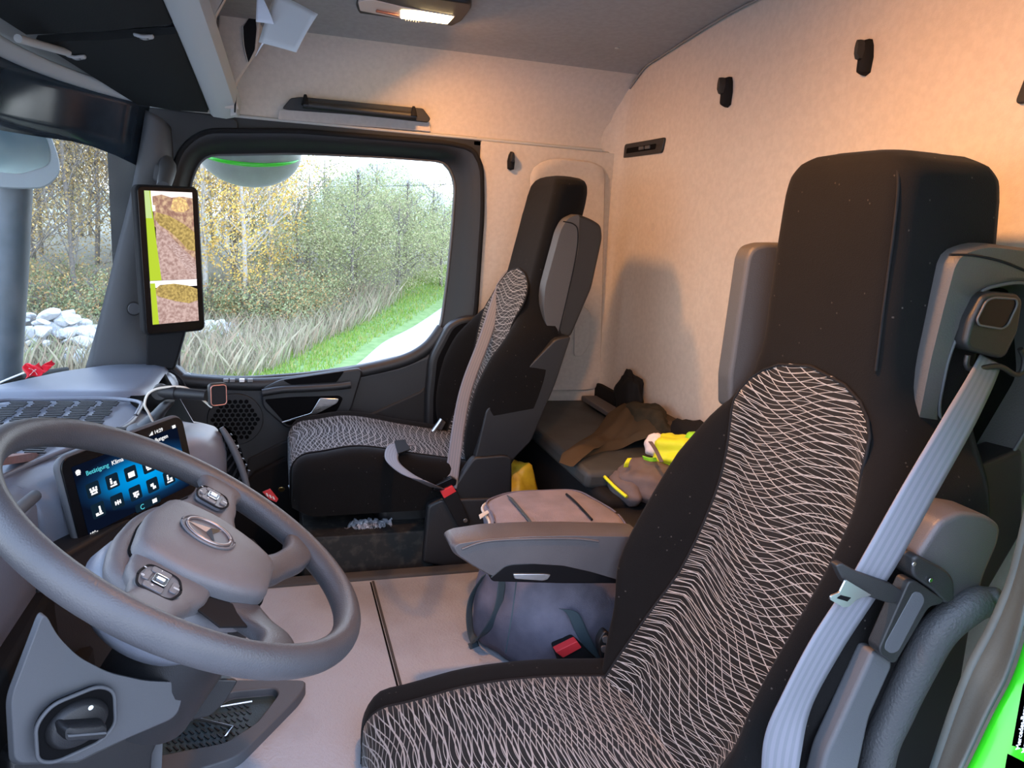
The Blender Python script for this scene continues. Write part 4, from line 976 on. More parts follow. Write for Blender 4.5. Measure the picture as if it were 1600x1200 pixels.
# airbag cover: domed
AC = rounded([Vector((u, v, 0)) for u, v in [(-.094, .046), (.004, .060), (.102, .046), (.114, -.026), (.092, -.090), (.062, -.130), (-.052, -.130), (-.082, -.090), (-.104, -.026)]], .026, k=6)
ca = sum(AC, Vector())/len(AC)
loft('airbag_cover', [[FW(*((p+(ca-p)*s).xy), h) for p in AC] for s, h in ((0, -.026), (0, -.004), (.02, .002), (.06, .006), (.14, .009), (.32, .013), (.60, .016), (.92, .0175))], M['wheel_hub'], SW, angle=70)
closed_tube('cover_gap', even_loop([FW(*(p.xy), -.018) for p in AC], 100), .0022, M['deep'], SW)
# star badge
EB = (.006, -.022)
def ellr(a, b, h): return [FW(EB[0]+a*math.cos(2*math.pi*i/64), EB[1]+b*math.sin(2*math.pi*i/64), h) for i in range(64)]
bd = slab('badge_dish', ellr(.0395, .0395, .0155), FW(0, 0, .0025)-FW(0, 0, 0), M['wheel_in'], SW, bevel=.001)
closed_tube('badge_ring', ellr(.032, .032, .0192), .0022, M['badge'], bd, n=10)
closed_tube('badge_rim', ellr(.0385, .0385, .0180), .0020, M['wheel_hub'], bd, n=10)
st_v = []; tip = FW(EB[0], EB[1], .0245)
for k in range(6):
    a = R(90+60*k); r = .031 if k % 2 == 0 else .0062; st_v.append(FW(EB[0]+r*math.cos(a), EB[1]+r*math.sin(a), .0185))
mesh_obj('badge_star', st_v+[tip], [(k, (k+1) % 6, 6) for k in range(6)]+[(5, 4, 3, 2, 1, 0)], M['steel'], bd, smooth=False)
# button pods left and right
def pods(sx):
    c = (sx*.165, -.004); h0 = .004 if sx > 0 else .004
    h0 = .006
    o = rounded([Vector((c[0]+a, c[1]+b, 0)) for a, b in [(-.030, .022), (.0, .028), (.030, .022), (.030, -.016), (.0, -.026), (-.030, -.018)]], .010)
    base = slab('button_pod', [FW(p.x, p.y, h0-.006) for p in o], FW(0, 0, .007)-FW(0, 0, 0), M['wheel_in'], SW, bevel=.002)
    closed_tube('pod_rim', even_loop([FW(p.x, p.y, h0+.001) for p in o], 60), .0016, M['matte_black'], base)
    for a, b, w2, h2 in ((-.020, .005, .013, .024), (.020, .005, .013, .024), (0, .018, .022, .009), (0, -.016, .024, .009)):
        slab('wheel_button', [FW(c[0]+a+p, c[1]+b+q, h0+.001) for p, q in rrect(w2, h2, .003)], FW(0, 0, .0022)-FW(0, 0, 0), M['wheel_hub'], base, bevel=.0008)
    cw = slab('rocker_well', [FW(c[0]+p, c[1]+.002+q, h0+.001) for p, q in rrect(.022, .016, .003)], FW(0, 0, .0028)-FW(0, 0, 0), M['black'], base, bevel=.0008)
    closed_tube('well_rim', even_loop([FW(c[0]+p, c[1]+.002+q, h0+.004) for p, q in rrect(.022, .016, .003)], 40), .0008, M['chrome'], cw, n=6)
    slab('rocker', [FW(c[0]+p, c[1]+.002+q, h0+.003) for p, q in rrect(.006, .011, .0015)], FW(0, 0, .003)-FW(0, 0, 0), M['chrome'], cw, bevel=.0008)
    for a, b, s_ in ((-.012, .020, 'o'), (.008, .020, '*'), (-.006, -.020, '||'), (-.024, .004, '+'), (.018, .004, '-')):
        text('button_mark', s_, lambda u, v, w_=0: FW(c[0]+u, c[1]+v, h0+.0026+w_), .008, M['white'], base, depth=.0001, at_=(a, b))
pods(1); pods(-1)
# dark tray-like inset between the left lower spoke and the cover
slab('spoke_inset', [FW(*p, -.018) for p in [(-.128, -.040), (-.110, -.030), (-.075, -.105), (-.060, -.128), (-.10, -.140), (-.15, -.09)]], FW(0, 0, .003)-FW(0, 0, 0), M['matte_black'], SW, bevel=.002)
slab('spoke_inset', [FW(*p, -.018) for p in [(.128, -.040), (.110, -.030), (.075, -.105), (.060, -.128), (.10, -.140), (.15, -.09)]], FW(0, 0, .003)-FW(0, 0, 0), M['matte_black'], SW, bevel=.002)

SC = thing('steering_column', 'dark steering column housing with a round rotary starter knob below the wheel', 'steering column')
rings = []
for t, r, dx_ in ((.052, .088, 0), (.060, .100, 0), (.085, .108, 0), (.115, .100, .01), (.14, .085, .02)):
    rings.append([FW(dx_+r*1.0*math.cos(2*math.pi*i/48)*1.15, -.02+r*math.sin(2*math.pi*i/48), -t) for i in range(48)])
loft('column_top', rings, M['dash'], SC, angle=60)
loft('column_neck', [[FW(dx_+r*math.cos(2*math.pi*i/48), -.075+r*.75*math.sin(2*math.pi*i/48), -t) for i in range(48)] for t, r, dx_ in ((.06, .085, .02), (.10, .098, .03), (.16, .10, .04), (.26, .10, .05))], M['dash_dark'], SC, angle=60)
# lower shroud facing the door, follows the column down
QP = [(62, 948, -.585), (84, 990, -.58), (118, 1024, -.57), (168, 1050, -.555), (228, 1063, -.53), (292, 1065, -.50), (277, 1120, -.50), (212, 1148, -.52), (147, 1176, -.545), (120, 1192, -.56), (14, 1196, -.605), (8, 1090, -.615)]
Q = [at(a, b, x=c) for a, b, c in QP]
cam_at = Vector((CX, CY, CZ))
Qb = [p+(p-cam_at).normalized()*.10 for p in Q]
lowp = [at(a, b, x=c) for a, b, c in ((14, 1188, -.57), (120, 1184, -.54), (212, 1140, -.50), (262, 1128, -.48), (240, 1180, -.48), (232, 1290, -.49), (10, 1290, -.58))]
slab('column_lower', lowp, (.08, .06, 0), M['dash_dark'], SC, bevel=.006)
cq = sum(Q, Vector())/len(Q)
Qr, Qbr = rounded(Q, .015), rounded(Qb, .015)
loft('column_shroud', [Qbr, Qr, [p+(cq-p)*.04+Vector((-.006, -.004, .003)) for p in Qr]], M['pillar'], SC, angle=30, bevel=.003)
shx = lambda px: -.615+(px-8)/284*.115
ka, kb_, kc_ = [at(a, b, x=shx(a)) for a, b in ((62, 1075), (165, 1075), (110, 1165))]
nrm = (kb_-ka).cross(kc_-ka).normalized()
if nrm.dot(cam_at-ka) < 0: nrm = -nrm
kc = at(110, 1118, x=shx(110))+nrm*.004
Fk = frame_on(kc, Vector((0, 0, 1)).cross(nrm).normalized(), nrm.cross(Vector((0, 0, 1)).cross(nrm)))
kw = 1
ko = rounded([Fk(a, b, .008) for a, b in [(-.044, -.028), (-.044, .020), (-.026, .038), (.026, .038), (.044, .022), (.044, -.026), (.026, -.040), (-.026, -.040)]], .015)
slab('knob_well', ko, Fk(0, 0, .006)-Fk(0, 0, 0), M['deep'], SC, bevel=.001)
closed_tube('well_rim', even_loop([p+(Fk(0, 0, .0065)-Fk(0, 0, 0)) for p in ko], 70), .0024, M['pillar'], SC)
loft('knob_base', [[Fk(1.2*r*math.cos(2*math.pi*i/40), r*math.sin(2*math.pi*i/40), h) for i in range(40)] for r, h in ((.029, .012), (.029, .018), (.026, .022), (.024, .024))], M['dash_dark'], SC, angle=50)
kb = loft('starter_knob', [[Fk(a*s, b*s-a*.45*s, h) for a, b in rrect(.050, .021, .008)] for s, h in ((1.05, .020), (1.0, .034), (.9, .040), (.6, .042))], M['dash_dark'], SC, angle=50)
slab('knob_ridge', [Fk(a, b-a*.45, .0405) for a, b in rrect(.042, .003, .001)], Fk(0, 0, .003)-Fk(0, 0, 0), M['pillar'], kb, bevel=.0008)
disc('knob_mark', lambda u, v, w_=0: Fk(u+.012, v+.020, w_+.0245), .003, .0005, M['white'], SC, n=12, bevel=0)
tube('shroud_gap', [at(150, 1085, x=shx(150))+nrm*.003, at(163, 1062, x=shx(163))+nrm*.004], .0008, M['deep'], SC, n=6, sm=False)
# column foot bracket
slab('column_bracket', rounded([at(*p, x=-.42) for p in [(285, 1060), (375, 1062), (352, 1100), (330, 1120), (276, 1132)]], .008), (.05, .05, 0), M['dash_dark'], SC, bevel=.005)
slab('column_leg', rounded([at(*p, x=-.46) for p in [(240, 1165), (255, 1150), (250, 1260), (190, 1260)]], .008), (.04, .05, 0), M['pillar'], SC, bevel=.008)

# ---------------------------------------------------------------- floor tray with loose hex keys
TY = thing('floor_tray', 'black moulded storage tray with a patterned rubber liner on the floor beside the steering column', 'tray')
tz = .262
to = rounded([at(*p, z=tz) for p in [(352, 1062), (482, 1062), (468, 1086), (372, 1182), (300, 1205), (180, 1230), (150, 1170)]], .02)
ti = rounded([at(*p, z=tz) for p in [(362, 1080), (430, 1074), (436, 1084), (400, 1130), (352, 1160), (290, 1172), (200, 1190), (210, 1160)]], .012)
TO, TI = even_loop(to, 100), even_loop(ti, 100)
if sum(TO[i].x*TO[(i+1) % 100].y-TO[(i+1) % 100].x*TO[i].y for i in range(100))*sum(TI[i].x*TI[(i+1) % 100].y-TI[(i+1) % 100].x*TI[i].y for i in range(100)) < 0: TI = TI[::-1]
TI = match(TO, TI)
loft('tray_body', [[Vector((p.x, p.y, .235)) for p in TO], TO, TI, [Vector((p.x, p.y, .243)) for p in TI]], M['pillar'], TY, angle=40, bevel=.003)
slab('tray_liner', [Vector((p.x, p.y, .2425)) for p in TI], (0, 0, .002), mat('tray_liner_rubber', (.020, .045, .055), .6, bump=.3), TY, bevel=0)
rg = []
tc0 = sum(TI, Vector())/100
for i in range(-8, 9):
    for j in range(-6, 7):
        x, y = tc0.x+i*.020, tc0.y+j*.011+(i % 2)*.005
        if inside(inset(TI, .01), x-.008, y) and inside(inset(TI, .01), x+.008, y): rg.append(box_data((x, y, .2455), (.014, .003, .002), rotm(0, 0, 35)))
v_, f_ = merge(rg)
if v_: mesh_obj('liner_ribs', v_, f_, M['dash_dark'], TY, smooth=False)
def hexkey(pp, r, label):
    o = tube('hex_key', [at(*p, z=.252) for p in pp], r, M['steel'], n=6, sm=False); tag(o, label, 'hex key')
hexkey([(345, 1104), (394, 1096)], .0022, 'short straight hex key at the far end of the floor tray')
hexkey([(305, 1122), (364, 1136), (352, 1152)], .0028, 'bent silver hex key lying in the middle of the floor tray')
hexkey([(277, 1134), (260, 1151)], .0018, 'thin hex key end poking out of the floor tray beside the column')

# ================================================================== OVERHEAD
def q2(x): return 1-((x-XM)/.85)**2
def ohy(x): return .045*q2(x)*1.4
def ohz(x): return .20*q2(x)
OC = thing('overhead_console', 'light grey roof console running across the cab above the windscreen with open lockers', 'roof console')
xs = [1.0, .97, .90, .80, .70, .60, .45, .30, .15, 0, -.2, -.4, -.6, -.8]
def sec(x, pts): return [Vector((x, y+ohy(x), min(z+ohz(x), 1.90 if z > 1.7 else 1.74))) for y, z in pts]
loft('console_front', [sec(x, [(.20, 1.458), (.36, 1.470), (.40, 1.56), (.40, 1.76), (.17, 1.76), (.165, 1.50)]) for x in xs], M['trim_mid'], OC, angle=30)
loft('console_lip', [sec(x, [(.172, 1.449), (.165, 1.443), (.130, 1.441), (.097, 1.450), (.092, 1.462), (.088, 1.492), (.110, 1.505), (.172, 1.505)]) for x in xs], M['trim_grey'], OC, angle=45)
loft('console_shelf', [sec(x, [(.165, 1.505), (.165, 1.545), (.150, 1.548), (.108, 1.530), (.105, 1.505)]) for x in xs], M['lining_roof'], OC, angle=30)
for x in (.985, .69, .36, .02, -.35):
    slab('console_divider', [Vector((x, y+ohy(x), min(z+ohz(x), 1.775))) for y, z in [(.100, 1.49), (.095, 1.53), (.030, 1.66), (.022, 1.80), (.20, 1.80), (.17, 1.49)]], (-.022, 0, 0), M['lining'], OC, bevel=.004)
slab('end_panel', [at(*p, x=.955) for p in [(375, 172), (367, 150), (372, 128), (402, 82), (408, 30), (420, 0), (350, -40), (335, 90), (350, 170)]], (-.012, 0, 0), M['lining'], OC, bevel=.006)
slab('end_slit', rounded([at(*p, x=.941) for p in [(378, 45), (398, 15), (401, 45), (398, 78), (388, 98), (380, 75)]], .004), (-.002, 0, 0), M['matte_black'], OC, bevel=.0005)
tube('slit_edge', [at(*p, x=.940) for p in [(379, 40), (381, 72), (387, 97)]], .002, M['trim_grey'], OC, n=6)
slab('console_latch', [at(*p, x=.70) for p in [(334, 0), (341, -4), (345, 6), (338, 12)]], (-.004, 0, 0), M['trim_grey'], OC, bevel=.001)
slab('console_clip', [at(*p, x=.95) for p in [(362, 136), (372, 135), (369, 180), (360, 182)]], (-.004, 0, 0), M['trim_grey'], OC, bevel=.001)
slab('clip_strip', [at(*p, x=.944) for p in [(366, 140), (371, 138), (368, 176), (366, 176)]], (-.002, 0, 0), M['matte_black'], OC, bevel=.0005)

def visor(name, x0, x1, label):
    V = thing(name, label, 'sun visor')
    xs_ = [x0+(x1-x0)*k/10 for k in range(11)]
    rg = []
    for x in xs_:
        ya, za = .350+.22*q2(x), 1.452+.115*q2(x)
        yb, zb = .176+ohy(x), 1.443+ohz(x)
        rg.append([Vector((x, ya, za-.004)), Vector((x, ya+.004, za+.004)), Vector((x, ya, za+.011)), Vector((x, yb, zb+.013)), Vector((x, yb-.004, zb+.006)), Vector((x, yb, zb-.003)), Vector((x, (ya+yb)/2, (za+zb)/2-.008))])
    loft('visor_panel', rg, mat(name+'_cloth', (.020, .022, .0215), .9, bump=.2, spec=.1), V, angle=60)
    return V, rg
VA, ra = visor('sun_visor', .975, .60, 'dark grey passenger sun visor folded up above the corner of the windscreen')
VB, rb2 = visor('sun_visor', .555, -.02, 'long dark grey sun visor folded up nearest the camera above the windscreen')
def clip(c, par):
    a = slab('visor_clip', rounded([c+Vector(p) for p in [(-.004, .022, 0), (-.014, .0, -.006), (-.010, -.022, 0), (.010, -.022, 0), (.012, .0, -.006), (.006, .022, 0)]], .006), (0, 0, -.008), M['trim_grey'], par, bevel=.003)
    box('clip_slot', c+Vector((0, 0, -.0095)), (.008, .022, .004), M['matte_black'], a, bevel=.001)
clip(at(118, 84, x=.68), VA); clip(at(224, 48, x=.60)+Vector((0, 0, -.006)), VA)
tube('visor_rod', [at(28, 60, x=.45), at(70, 72, x=.56), at(106, 82, x=.66)], .009, M['trim_grey'], VA, n=10)

struct(grid('trim_25', lambda u, v: (lambda x: Vector((x, (wy(x, hz(x))-.03)*(1-v)+(.36+ohy(x))*v, (hz(x)+.026)*(1-v)+(1.56+ohz(x)*.6)*v)))(1.0-1.8*u), 30, 6, M['trim_mid'], thick=.004))
def paper(name, pts, label, m, curl=.004):
    P = [Vector(p) for p in pts]
    o = grid(name, lambda u, v: (P[0].lerp(P[1], u)).lerp(P[3].lerp(P[2], u), v)+Vector((0, -curl*math.sin(math.pi*u), curl*math.sin(math.pi*v))), 8, 8, m, thick=.0008)
    tag(o, label, 'paper', 'papers in the roof console')
paper('paper_sheet', [at(404, 66, x=.60), at(463, 82, x=.52), at(497, 22, x=.50), at(430, -12, x=.58)], 'cream paper sheet sticking furthest out of the roof console', M['paper'])
paper('paper_sheet', [at(400, 34, x=.60), at(428, 38, x=.56), at(412, 0, x=.56), at(402, -20, x=.6)], 'white folded paper tucked behind the cream sheet in the roof console', M['paper2'], .003)
paper('paper_sheet', [at(399, 88, x=.64), at(401, 84, x=.63), at(414, 66, x=.62), at(410, 66, x=.62)], 'narrow paper corner pointing down below the cream sheet in the roof console', M['paper2'], .001)

# ---------------------------------------------------------------- ceiling lamp, grab handle, hooks, plates, caps
CL = thing('ceiling_lamp', 'lit warm ceiling lamp with a dark surround above the passenger door', 'lamp')
zl = 1.738
def pl_(px, py, z=zl): return at(px, py, z=z)
co = [pl_(*p) for p in [(556, 6), (560, 18), (600, 30), (700, 42), (722, 30), (737, 10), (735, 2), (640, -12), (566, -8)]]
co = [Vector((p.x, p.y, zl-.006)) for p in rounded(co, .012)]
slab('lamp_surround', co, (0, 0, .030), M['dash_dark'], CL, bevel=.006)
lo_ = rounded([Vector((p.x, p.y, zl-.0085)) for p in [pl_(*q, z=zl-.0085) for q in [(559, 3), (562, 17), (618, 28), (698, 38), (712, 26), (630, 12), (580, 0)]]], .008)
slab('lamp_lens', lo_, (0, 0, .006), M['lens_off'], CL, bevel=.002)
lit = rounded([pl_(*q, z=zl-.0105) for q in [(626, 17), (626, 29), (699, 38), (709, 27), (660, 19)]], .005)
slab('lit_lens', lit, (0, 0, .004), M['lens_on'], CL, bevel=.001)
for k in range(6):
    a = pl_(634+k*4, 31+k*.6, zl-.0105); box('lens_rib', (a.x+.004, a.y, zl-.011), (.012, .002, .003), M['lens_off'], CL, bevel=0)
bpx = [at(*p, z=zl-.0112) for p in [(588, 17), (596, 15), (604, 20), (612, 19), (620, 25)]]
tube('lamp_switch', [at(588, 17, z=zl-.011), at(622, 24, z=zl-.011)], .004, M['copper'], CL, n=8, sm=False)
LAMP1.location = (sum(p.x for p in lit)/len(lit), sum(p.y for p in lit)/len(lit), zl-.022); LAMP1.rotation_euler = (R(-30), R(-3), 0)
# the same lamp over the driver (just outside the frame)
C2 = thing('ceiling_lamp', 'second warm ceiling lamp, the one above the driver seat', 'lamp')
box('lamp_surround', (-.46, -.42, 1.742), (.12, .26, .03), M['dash_dark'], C2, bevel=.008)
box('lit_lens', (-.46, -.42, 1.727), (.05, .11, .004), M['lens_on'], C2, bevel=.001)

GH = thing('grab_handle', 'long black grab handle with two pegs above the passenger door window', 'grab handle')
hb = [at(*p, x=1.052) for p in [(441, 170), (454, 154), (470, 152), (660, 170), (672, 186), (668, 192), (560, 180), (448, 172)]]
slab('handle_plate', rounded(hb, .006), (-.012, 0, 0), M['dash_dark'], GH, bevel=.004)
tube('handle_bar', [at(*p, x=1.025) for p in [(474, 163), (560, 173), (650, 182)]], .0125, M['wing_dark'], GH, n=12)
for px, py in ((477, 162), (646, 180)):
    c = at(px, py, x=1.022)
    tube('peg', [c+Vector((.0, 0, .026)), c+Vector((-.003, 0, .006)), c+Vector((-.004, 0, -.004))], [.004, .010, .012], M['matte_black'], GH, n=12)
struct(slab('trim_22', rounded([at(*p, x=1.062) for p in [(436, 172), (446, 170), (560, 180), (670, 190), (673, 206), (434, 187)]], .004), (-.004, 0, 0), M['lining_soft'], bevel=.002))

def hook(F, sc, label, grp, tilt=0):
    H = thing('coat_hook', label, 'hook', grp)
    P = [(-.012, -.028), (.0, -.033), (.012, -.028), (.014, .0), (.010, .022), (.004, .034), (-.004, .034), (-.010, .022), (-.014, .0)]
    loft('hook_body', [[F(a*sc, b*sc, 0) for a, b in P], [F(a*sc, b*sc, .008*sc) for a, b in P], [F(a*.8*sc, b*.92*sc, .016*sc) for a, b in P], [F(a*.45*sc, b*.8*sc, .020*sc) for a, b in P]], M['matte_black'], H, angle=50)
    loft('hook_tip', [[F((a*.55)*sc, (b*.55+.012)*sc, z*sc) for a, b in P] for z in (.014, .026)] + [[F(a*.35*sc, (b*.4+.016)*sc, .032*sc) for a, b in P]], M['wing_dark'], H, angle=50)
Fr1 = frame_on(at(1140, 145, y=-1.163), (-1, 0, 0), (0, 0, 1)); Fr2 = frame_on(at(1357, 91, y=-1.163), (-1, 0, 0), (0, 0, 1))
hook(Fr1, 1.15, 'black coat hook on the rear wall nearer the cab corner', None)
hook(Fr2, 1.05, 'black coat hook on the rear wall above the driver headrest', None)
hook(frame_on(at(798, 252, x=1.055), (0, -1, 0), (0, 0, 1)), .9, 'small black coat hook on the side panel beside the passenger door pillar', None)
def plate(cx, label):
    T = thing('lashing_plate', label, 'wall plate')
    F = frame_on(Vector((cx, -1.163, 1.458)), (-1, 0, 0), (0, 0, 1))
    sl2 = .012
    slab('plate_frame', rounded([F(a+b*.25, b, .0) for a, b in rrect(.290, .046, .010)], .001), F(0, 0, .008)-F(0, 0, 0), M['wing_dark'], T, bevel=.003)
    sp_ = slab('plate_slot', [F(a+b*.25-.01, b-.001, .0082) for a, b in rrect(.215, .017, .004)], F(0, 0, .0008)-F(0, 0, 0), M['deep'], T, bevel=0)
    for k in (.0, .045): box('slot_lug', F(k, 0, .010), (.032, .006, .010), M['pillar'], T, bevel=.001)
plate(.885, 'black slotted plate in the rear wall beside the cab corner')
plate(-.625, 'black slotted plate in the rear wall at the right edge of the frame')
for (p, lab) in (((1005, 145), 'round wall cap high on the rear wall near the corner'), ((1021, 355), 'round wall cap lower on the rear wall near the passenger headrest')):
    q = disc('wall_cap', frame_on(at(*p, y=-1.164), (-1, 0, 0), (0, 0, 1)), .013, .003, M['lining_soft'], bevel=.001); tag(q, lab, 'cap')
q = disc('roof_cap', frame_on(Vector((.80, -1.00, roofz(.80)+.001)), (1, 0, 0), (0, -1, 0)), .007, .003, M['trim_grey'], bevel=.001); tag(q, 'tiny round fastener in the roof felt near the rear corner', 'cap')

# ---------------------------------------------------------------- passenger mirror display on the pillar
MD = thing('mirror_display', 'tall black mirror camera display on the far pillar showing a dirt track behind the truck', 'display')
a_, b_ = at(217, 292, x=.80), at(309, 293, x=.895)
c_, d_ = at(320, 516, x=.895), at(224, 522, x=.80)
ctr = (a_+b_+c_+d_)/4; ex = ((b_+c_)-(a_+d_)).normalized(); ey = ((a_+b_)-(c_+d_)).normalized()
w_ = ((b_+c_)/2-(a_+d_)/2).length+.006; h_ = ((a_+b_)/2-(c_+d_)/2).length+.008
FD = frame_on(ctr, ex, ey); ey2 = (FD(0, 1)-FD(0, 0))
panel2('display_housing', FD, w_, h_, .018, -.030, .030, M['matte_black'], MD, bevel=.006)
panel2('display_glass', FD, w_-.010, h_-.010, .014, .0, .002, M['black'], MD)
sw_, sh_ = w_*.755, h_*.885; ox, oy = .001*0, .008
def FP(u, v, z=.0026): return FD(ox+(u-.5)*sw_, oy+(v-.5)*sh_, z)
def pic(name, pts, m, z=.0026): return slab(name, [FP(u, v, z) for u, v in pts], FD(0, 0, .0003)-FD(0, 0, 0), m, MD, bevel=0)
E_sky = emis2('display_sky', (.80, .66, .66), (.92, .86, .88), 1.0, 8)
E_bush = emis2('display_scrub', (.26, .14, .11), (.55, .38, .24), 1.0, 90, .40, .66)
E_gold = emis2('display_gold_leaves', (.48, .30, .15), (.80, .56, .22), 1.0, 150, .42, .6)
E_grass = emis2('display_grass', (.24, .17, .06), (.50, .36, .12), 1.0, 150, .38, .66)
E_road = emis2('display_track', (.30, .19, .17), (.50, .36, .33), 1.0, 60, .38, .62, (1, 2.2, 2.2))
E_ruts = emis2('display_ruts', (.32, .21, .19), (.50, .37, .35), 1.0, 140, .44, .56, (1, 1, 3))
E_lime = emis('display_lime', (.36, .48, .03), 1.0); E_lime2 = emis('display_lime_pale', (.42, .54, .22), 1.0)
E_wh = emis('display_white', (.90, .84, .86), 1.0)
s1, s0 = 1.0, .325           # upper picture spans v s0..s1
pic('picture_sky', [(.13, .90), (.13, 1), (1, 1), (1, .90)], E_sky)
pic('picture_scrub', [(.16, .74), (.16, .96), (.35, .975), (.55, .955), (.8, .965), (1, .955), (1, .48), (.5, .66)], E_bush, .0029)
pic('picture_leaves', [(.52, .87), (.58, .95), (.72, .965), (.86, .94), (.92, .88), (.80, .85), (.62, .85)], E_gold, .0031)
pic('picture_track', [(.15, s0+.01), (.20, .80), (.34, .74), (.60, .62), (.85, .54), (1, .50), (1, s0+.01)], E_road, .0029)
pic('picture_grass', [(.17, .80), (.22, .845), (.48, .82), (.78, .76), (1, .70), (1, .55), (.83, .565), (.66, .64), (.45, .71), (.28, .745)], E_grass, .0033)
pic('picture_ruts', [(.42, .60), (.58, .61), (.80, .52), (1, .43), (1, .36), (.8, .40), (.62, .50)], E_ruts, .0033)
pic('picture_truck_side', [(0, s0+.01), (0, 1), (.12, 1), (.15, .80), (.185, .60), (.24, s0+.01)], E_lime, .0035)
pic('picture_truck_side', [(0, .80), (0, 1), (.10, 1), (.125, .80)], E_lime2, .0037)
pic('picture_truck_side', [(.13, .90), (.20, .895), (.20, .855), (.145, .85)], E_wh, .0037)
pic('picture_sky', [(0, s0-.045), (0, s0), (1, s0), (1, s0-.045)], E_wh, .0029)
pic('picture_grass', [(.10, .27), (.2, .300), (.5, .305), (.8, .285), (1, .255), (1, .165), (.8, .145), (.5, .17), (.25, .20), (.12, .22)], E_grass, .0033)
pic('picture_track', [(0, 0), (0, .26), (.10, .27), (.12, .22), (.25, .20), (.5, .17), (.8, .145), (1, .165), (1, 0)], E_road, .0030)
pic('picture_truck_side', [(0, 0), (0, s0-.01), (.10, s0-.01), (.11, .22), (.13, 0)], E_lime, .0035)
pic('picture_line', [(0, s0-.003), (0, s0+.008), (1, s0+.008), (1, s0-.003)], E_sky, .0036)
tube('display_arm', [ctr+Vector((.03, .02, .20)), at(262, 262, x=.98), at(255, 250, x=1.03)], [.018, .024, .02], M['pillar'], MD, n=12)
slab('display_bracket', rounded([at(*p, x=.93) for p in [(228, 500), (292, 510), (278, 560), (272, 578), (228, 578)]], .01), (.05, 0, 0), M['matte_black'], MD, bevel=.006)

# ================================================================== BEHIND AND BETWEEN THE SEATS
BK = thing('bunk', 'low dark vinyl bunk along the rear wall behind the passenger seat', 'bunk')
box('bunk_base', (.62, -.98, .36), (.90, .36, .34), M['matte_black'], BK, bevel=.02)
box('bunk_top', (.66, -.97, .545), (.80, .38, .05), M['vinyl'], BK, bevel=.015)
box('bunk_rail', (.83, -1.09, .590), (.34, .06, .018), M['shelf'], BK, bevel=.004)
box('bunk_edge', (.80, -1.145, .60), (.56, .02, .07), M['matte_black'], BK, bevel=.004)
BX = thing('storage_box', 'dark grey plastic storage box behind the driver seat with a lit near edge', 'box')
box('box_body', (.02, -.985, .365), (.80, .33, .25), M['dash_dark'], BX, bevel=.012)
box('box_lid', (.02, -.985, .495), (.805, .335, .014), M['door'], BX, bevel=.004)

def cloth_blob(name, outline, zf, thick_, m, parent=None, nu=26, nv=14, wr=.006, seed=1, drop=None):
    """cloth draped over its outline (list of (x, y)), heights from zf(x, y)"""
    O = even_loop([Vector((a, b, 0)) for a, b in outline], 72); c = sum(O, Vector())/72; rg = []
    for k in range(9):
        s = (k/8)**.8
        ring = []
        for i, p in enumerate(O):
            q = p.lerp(c, s); h = thick_*min(1, (k/3.0))**.5 if k else 0
            z = zf(q.x, q.y)+h+wr*math.sin(q.x*47+seed)*math.sin(q.y*39+seed*2)+wr*.6*math.sin(q.x*91+q.y*77+seed)
            ring.append(Vector((q.x, q.y, z if k else zf(q.x, q.y)-.002)))
        rg.append(ring)
    return loft(name, rg[::-1], m, parent, cap0=True, cap1=False, angle=80)
jo = cloth_blob('brown_jacket', [(.345, -.735), (.42, -.77), (.53, -.865), (.62, -.955), (.70, -1.03), (.71, -1.12), (.52, -1.14), (.37, -1.14), (.40, -1.06), (.44, -1.00), (.43, -.90), (.36, -.80), (.30, -.755)], lambda x, y: .573+.085*smst(-.93, -1.14, y), .016, M['jacket'], wr=.005)
tag(jo, 'brown jacket spread over the bunk behind the passenger seat', 'jacket')
def lump(name, c, s, m, label=None, cat=None, seed=1, parent=None, rough=.12, grp=None, subn=3):
    bm = bmesh.new(); bmesh.ops.create_icosphere(bm, subdivisions=subn+1, radius=1)
    r_ = random.Random(seed); ph = [r_.uniform(0, 6) for _ in range(6)]
    for v in bm.verts:
        n = v.co.normalized(); k = 1+rough*(math.sin(n.x*5+ph[0])*math.sin(n.y*4+ph[1])+.6*math.sin(n.z*7+ph[2]+n.x*3)+.4*math.sin(n.y*13+ph[3])*math.sin(n.x*11+ph[4]))
        q = n*k; q.z = max(q.z, -.75); v.co = Vector((c[0]+q.x*s[0], c[1]+q.y*s[1], c[2]+q.z*s[2]))
    me = bpy.data.meshes.new(name); bm.to_mesh(me); bm.free(); me.polygons.foreach_set('use_smooth', [True]*len(me.polygons)); me.materials.append(m)
    o = bpy.data.objects.new(name, me); col.objects.link(o)
    if parent: o.parent = parent
    if label: tag(o, label, cat, grp)
    return o
lump('olive_cloth', (.52, -1.09, .625), (.14, .045, .055), M['jacket2'], 'rumpled olive garment against the rear wall above the brown jacket', 'clothing', 3)
lump('black_bag', (.74, -1.12, .655), (.085, .030, .085), M['matte_black'], 'pointed black bag corner against the rear wall behind the brown jacket', 'bag', 5)
lump('black_pouch', (.30, -1.11, .60), (.14, .04, .085), M['matte_black'], 'black bag against the rear wall beside the olive garment', 'bag', 9)
BP = thing('backpack', 'small taupe backpack with neon yellow zips on the storage box', 'backpack')
bc = at(1000, 752, z=.55)
lump('pack_body', (bc.x-.01, bc.y-.02, .553), (.10, .085, .055), M['backpack'], seed=11, parent=BP, rough=.07)
lump('pack_pocket', (bc.x-.005, bc.y+.045, .535), (.085, .04, .040), M['backpack'], seed=12, parent=BP, rough=.05)
tube('neon_zip', [Vector((bc.x+.060, bc.y+.078, .548)), Vector((bc.x+.02, bc.y+.090, .556)), Vector((bc.x-.04, bc.y+.088, .550)), Vector((bc.x-.08, bc.y+.075, .540))], .0045, M['neon'], BP, n=8)
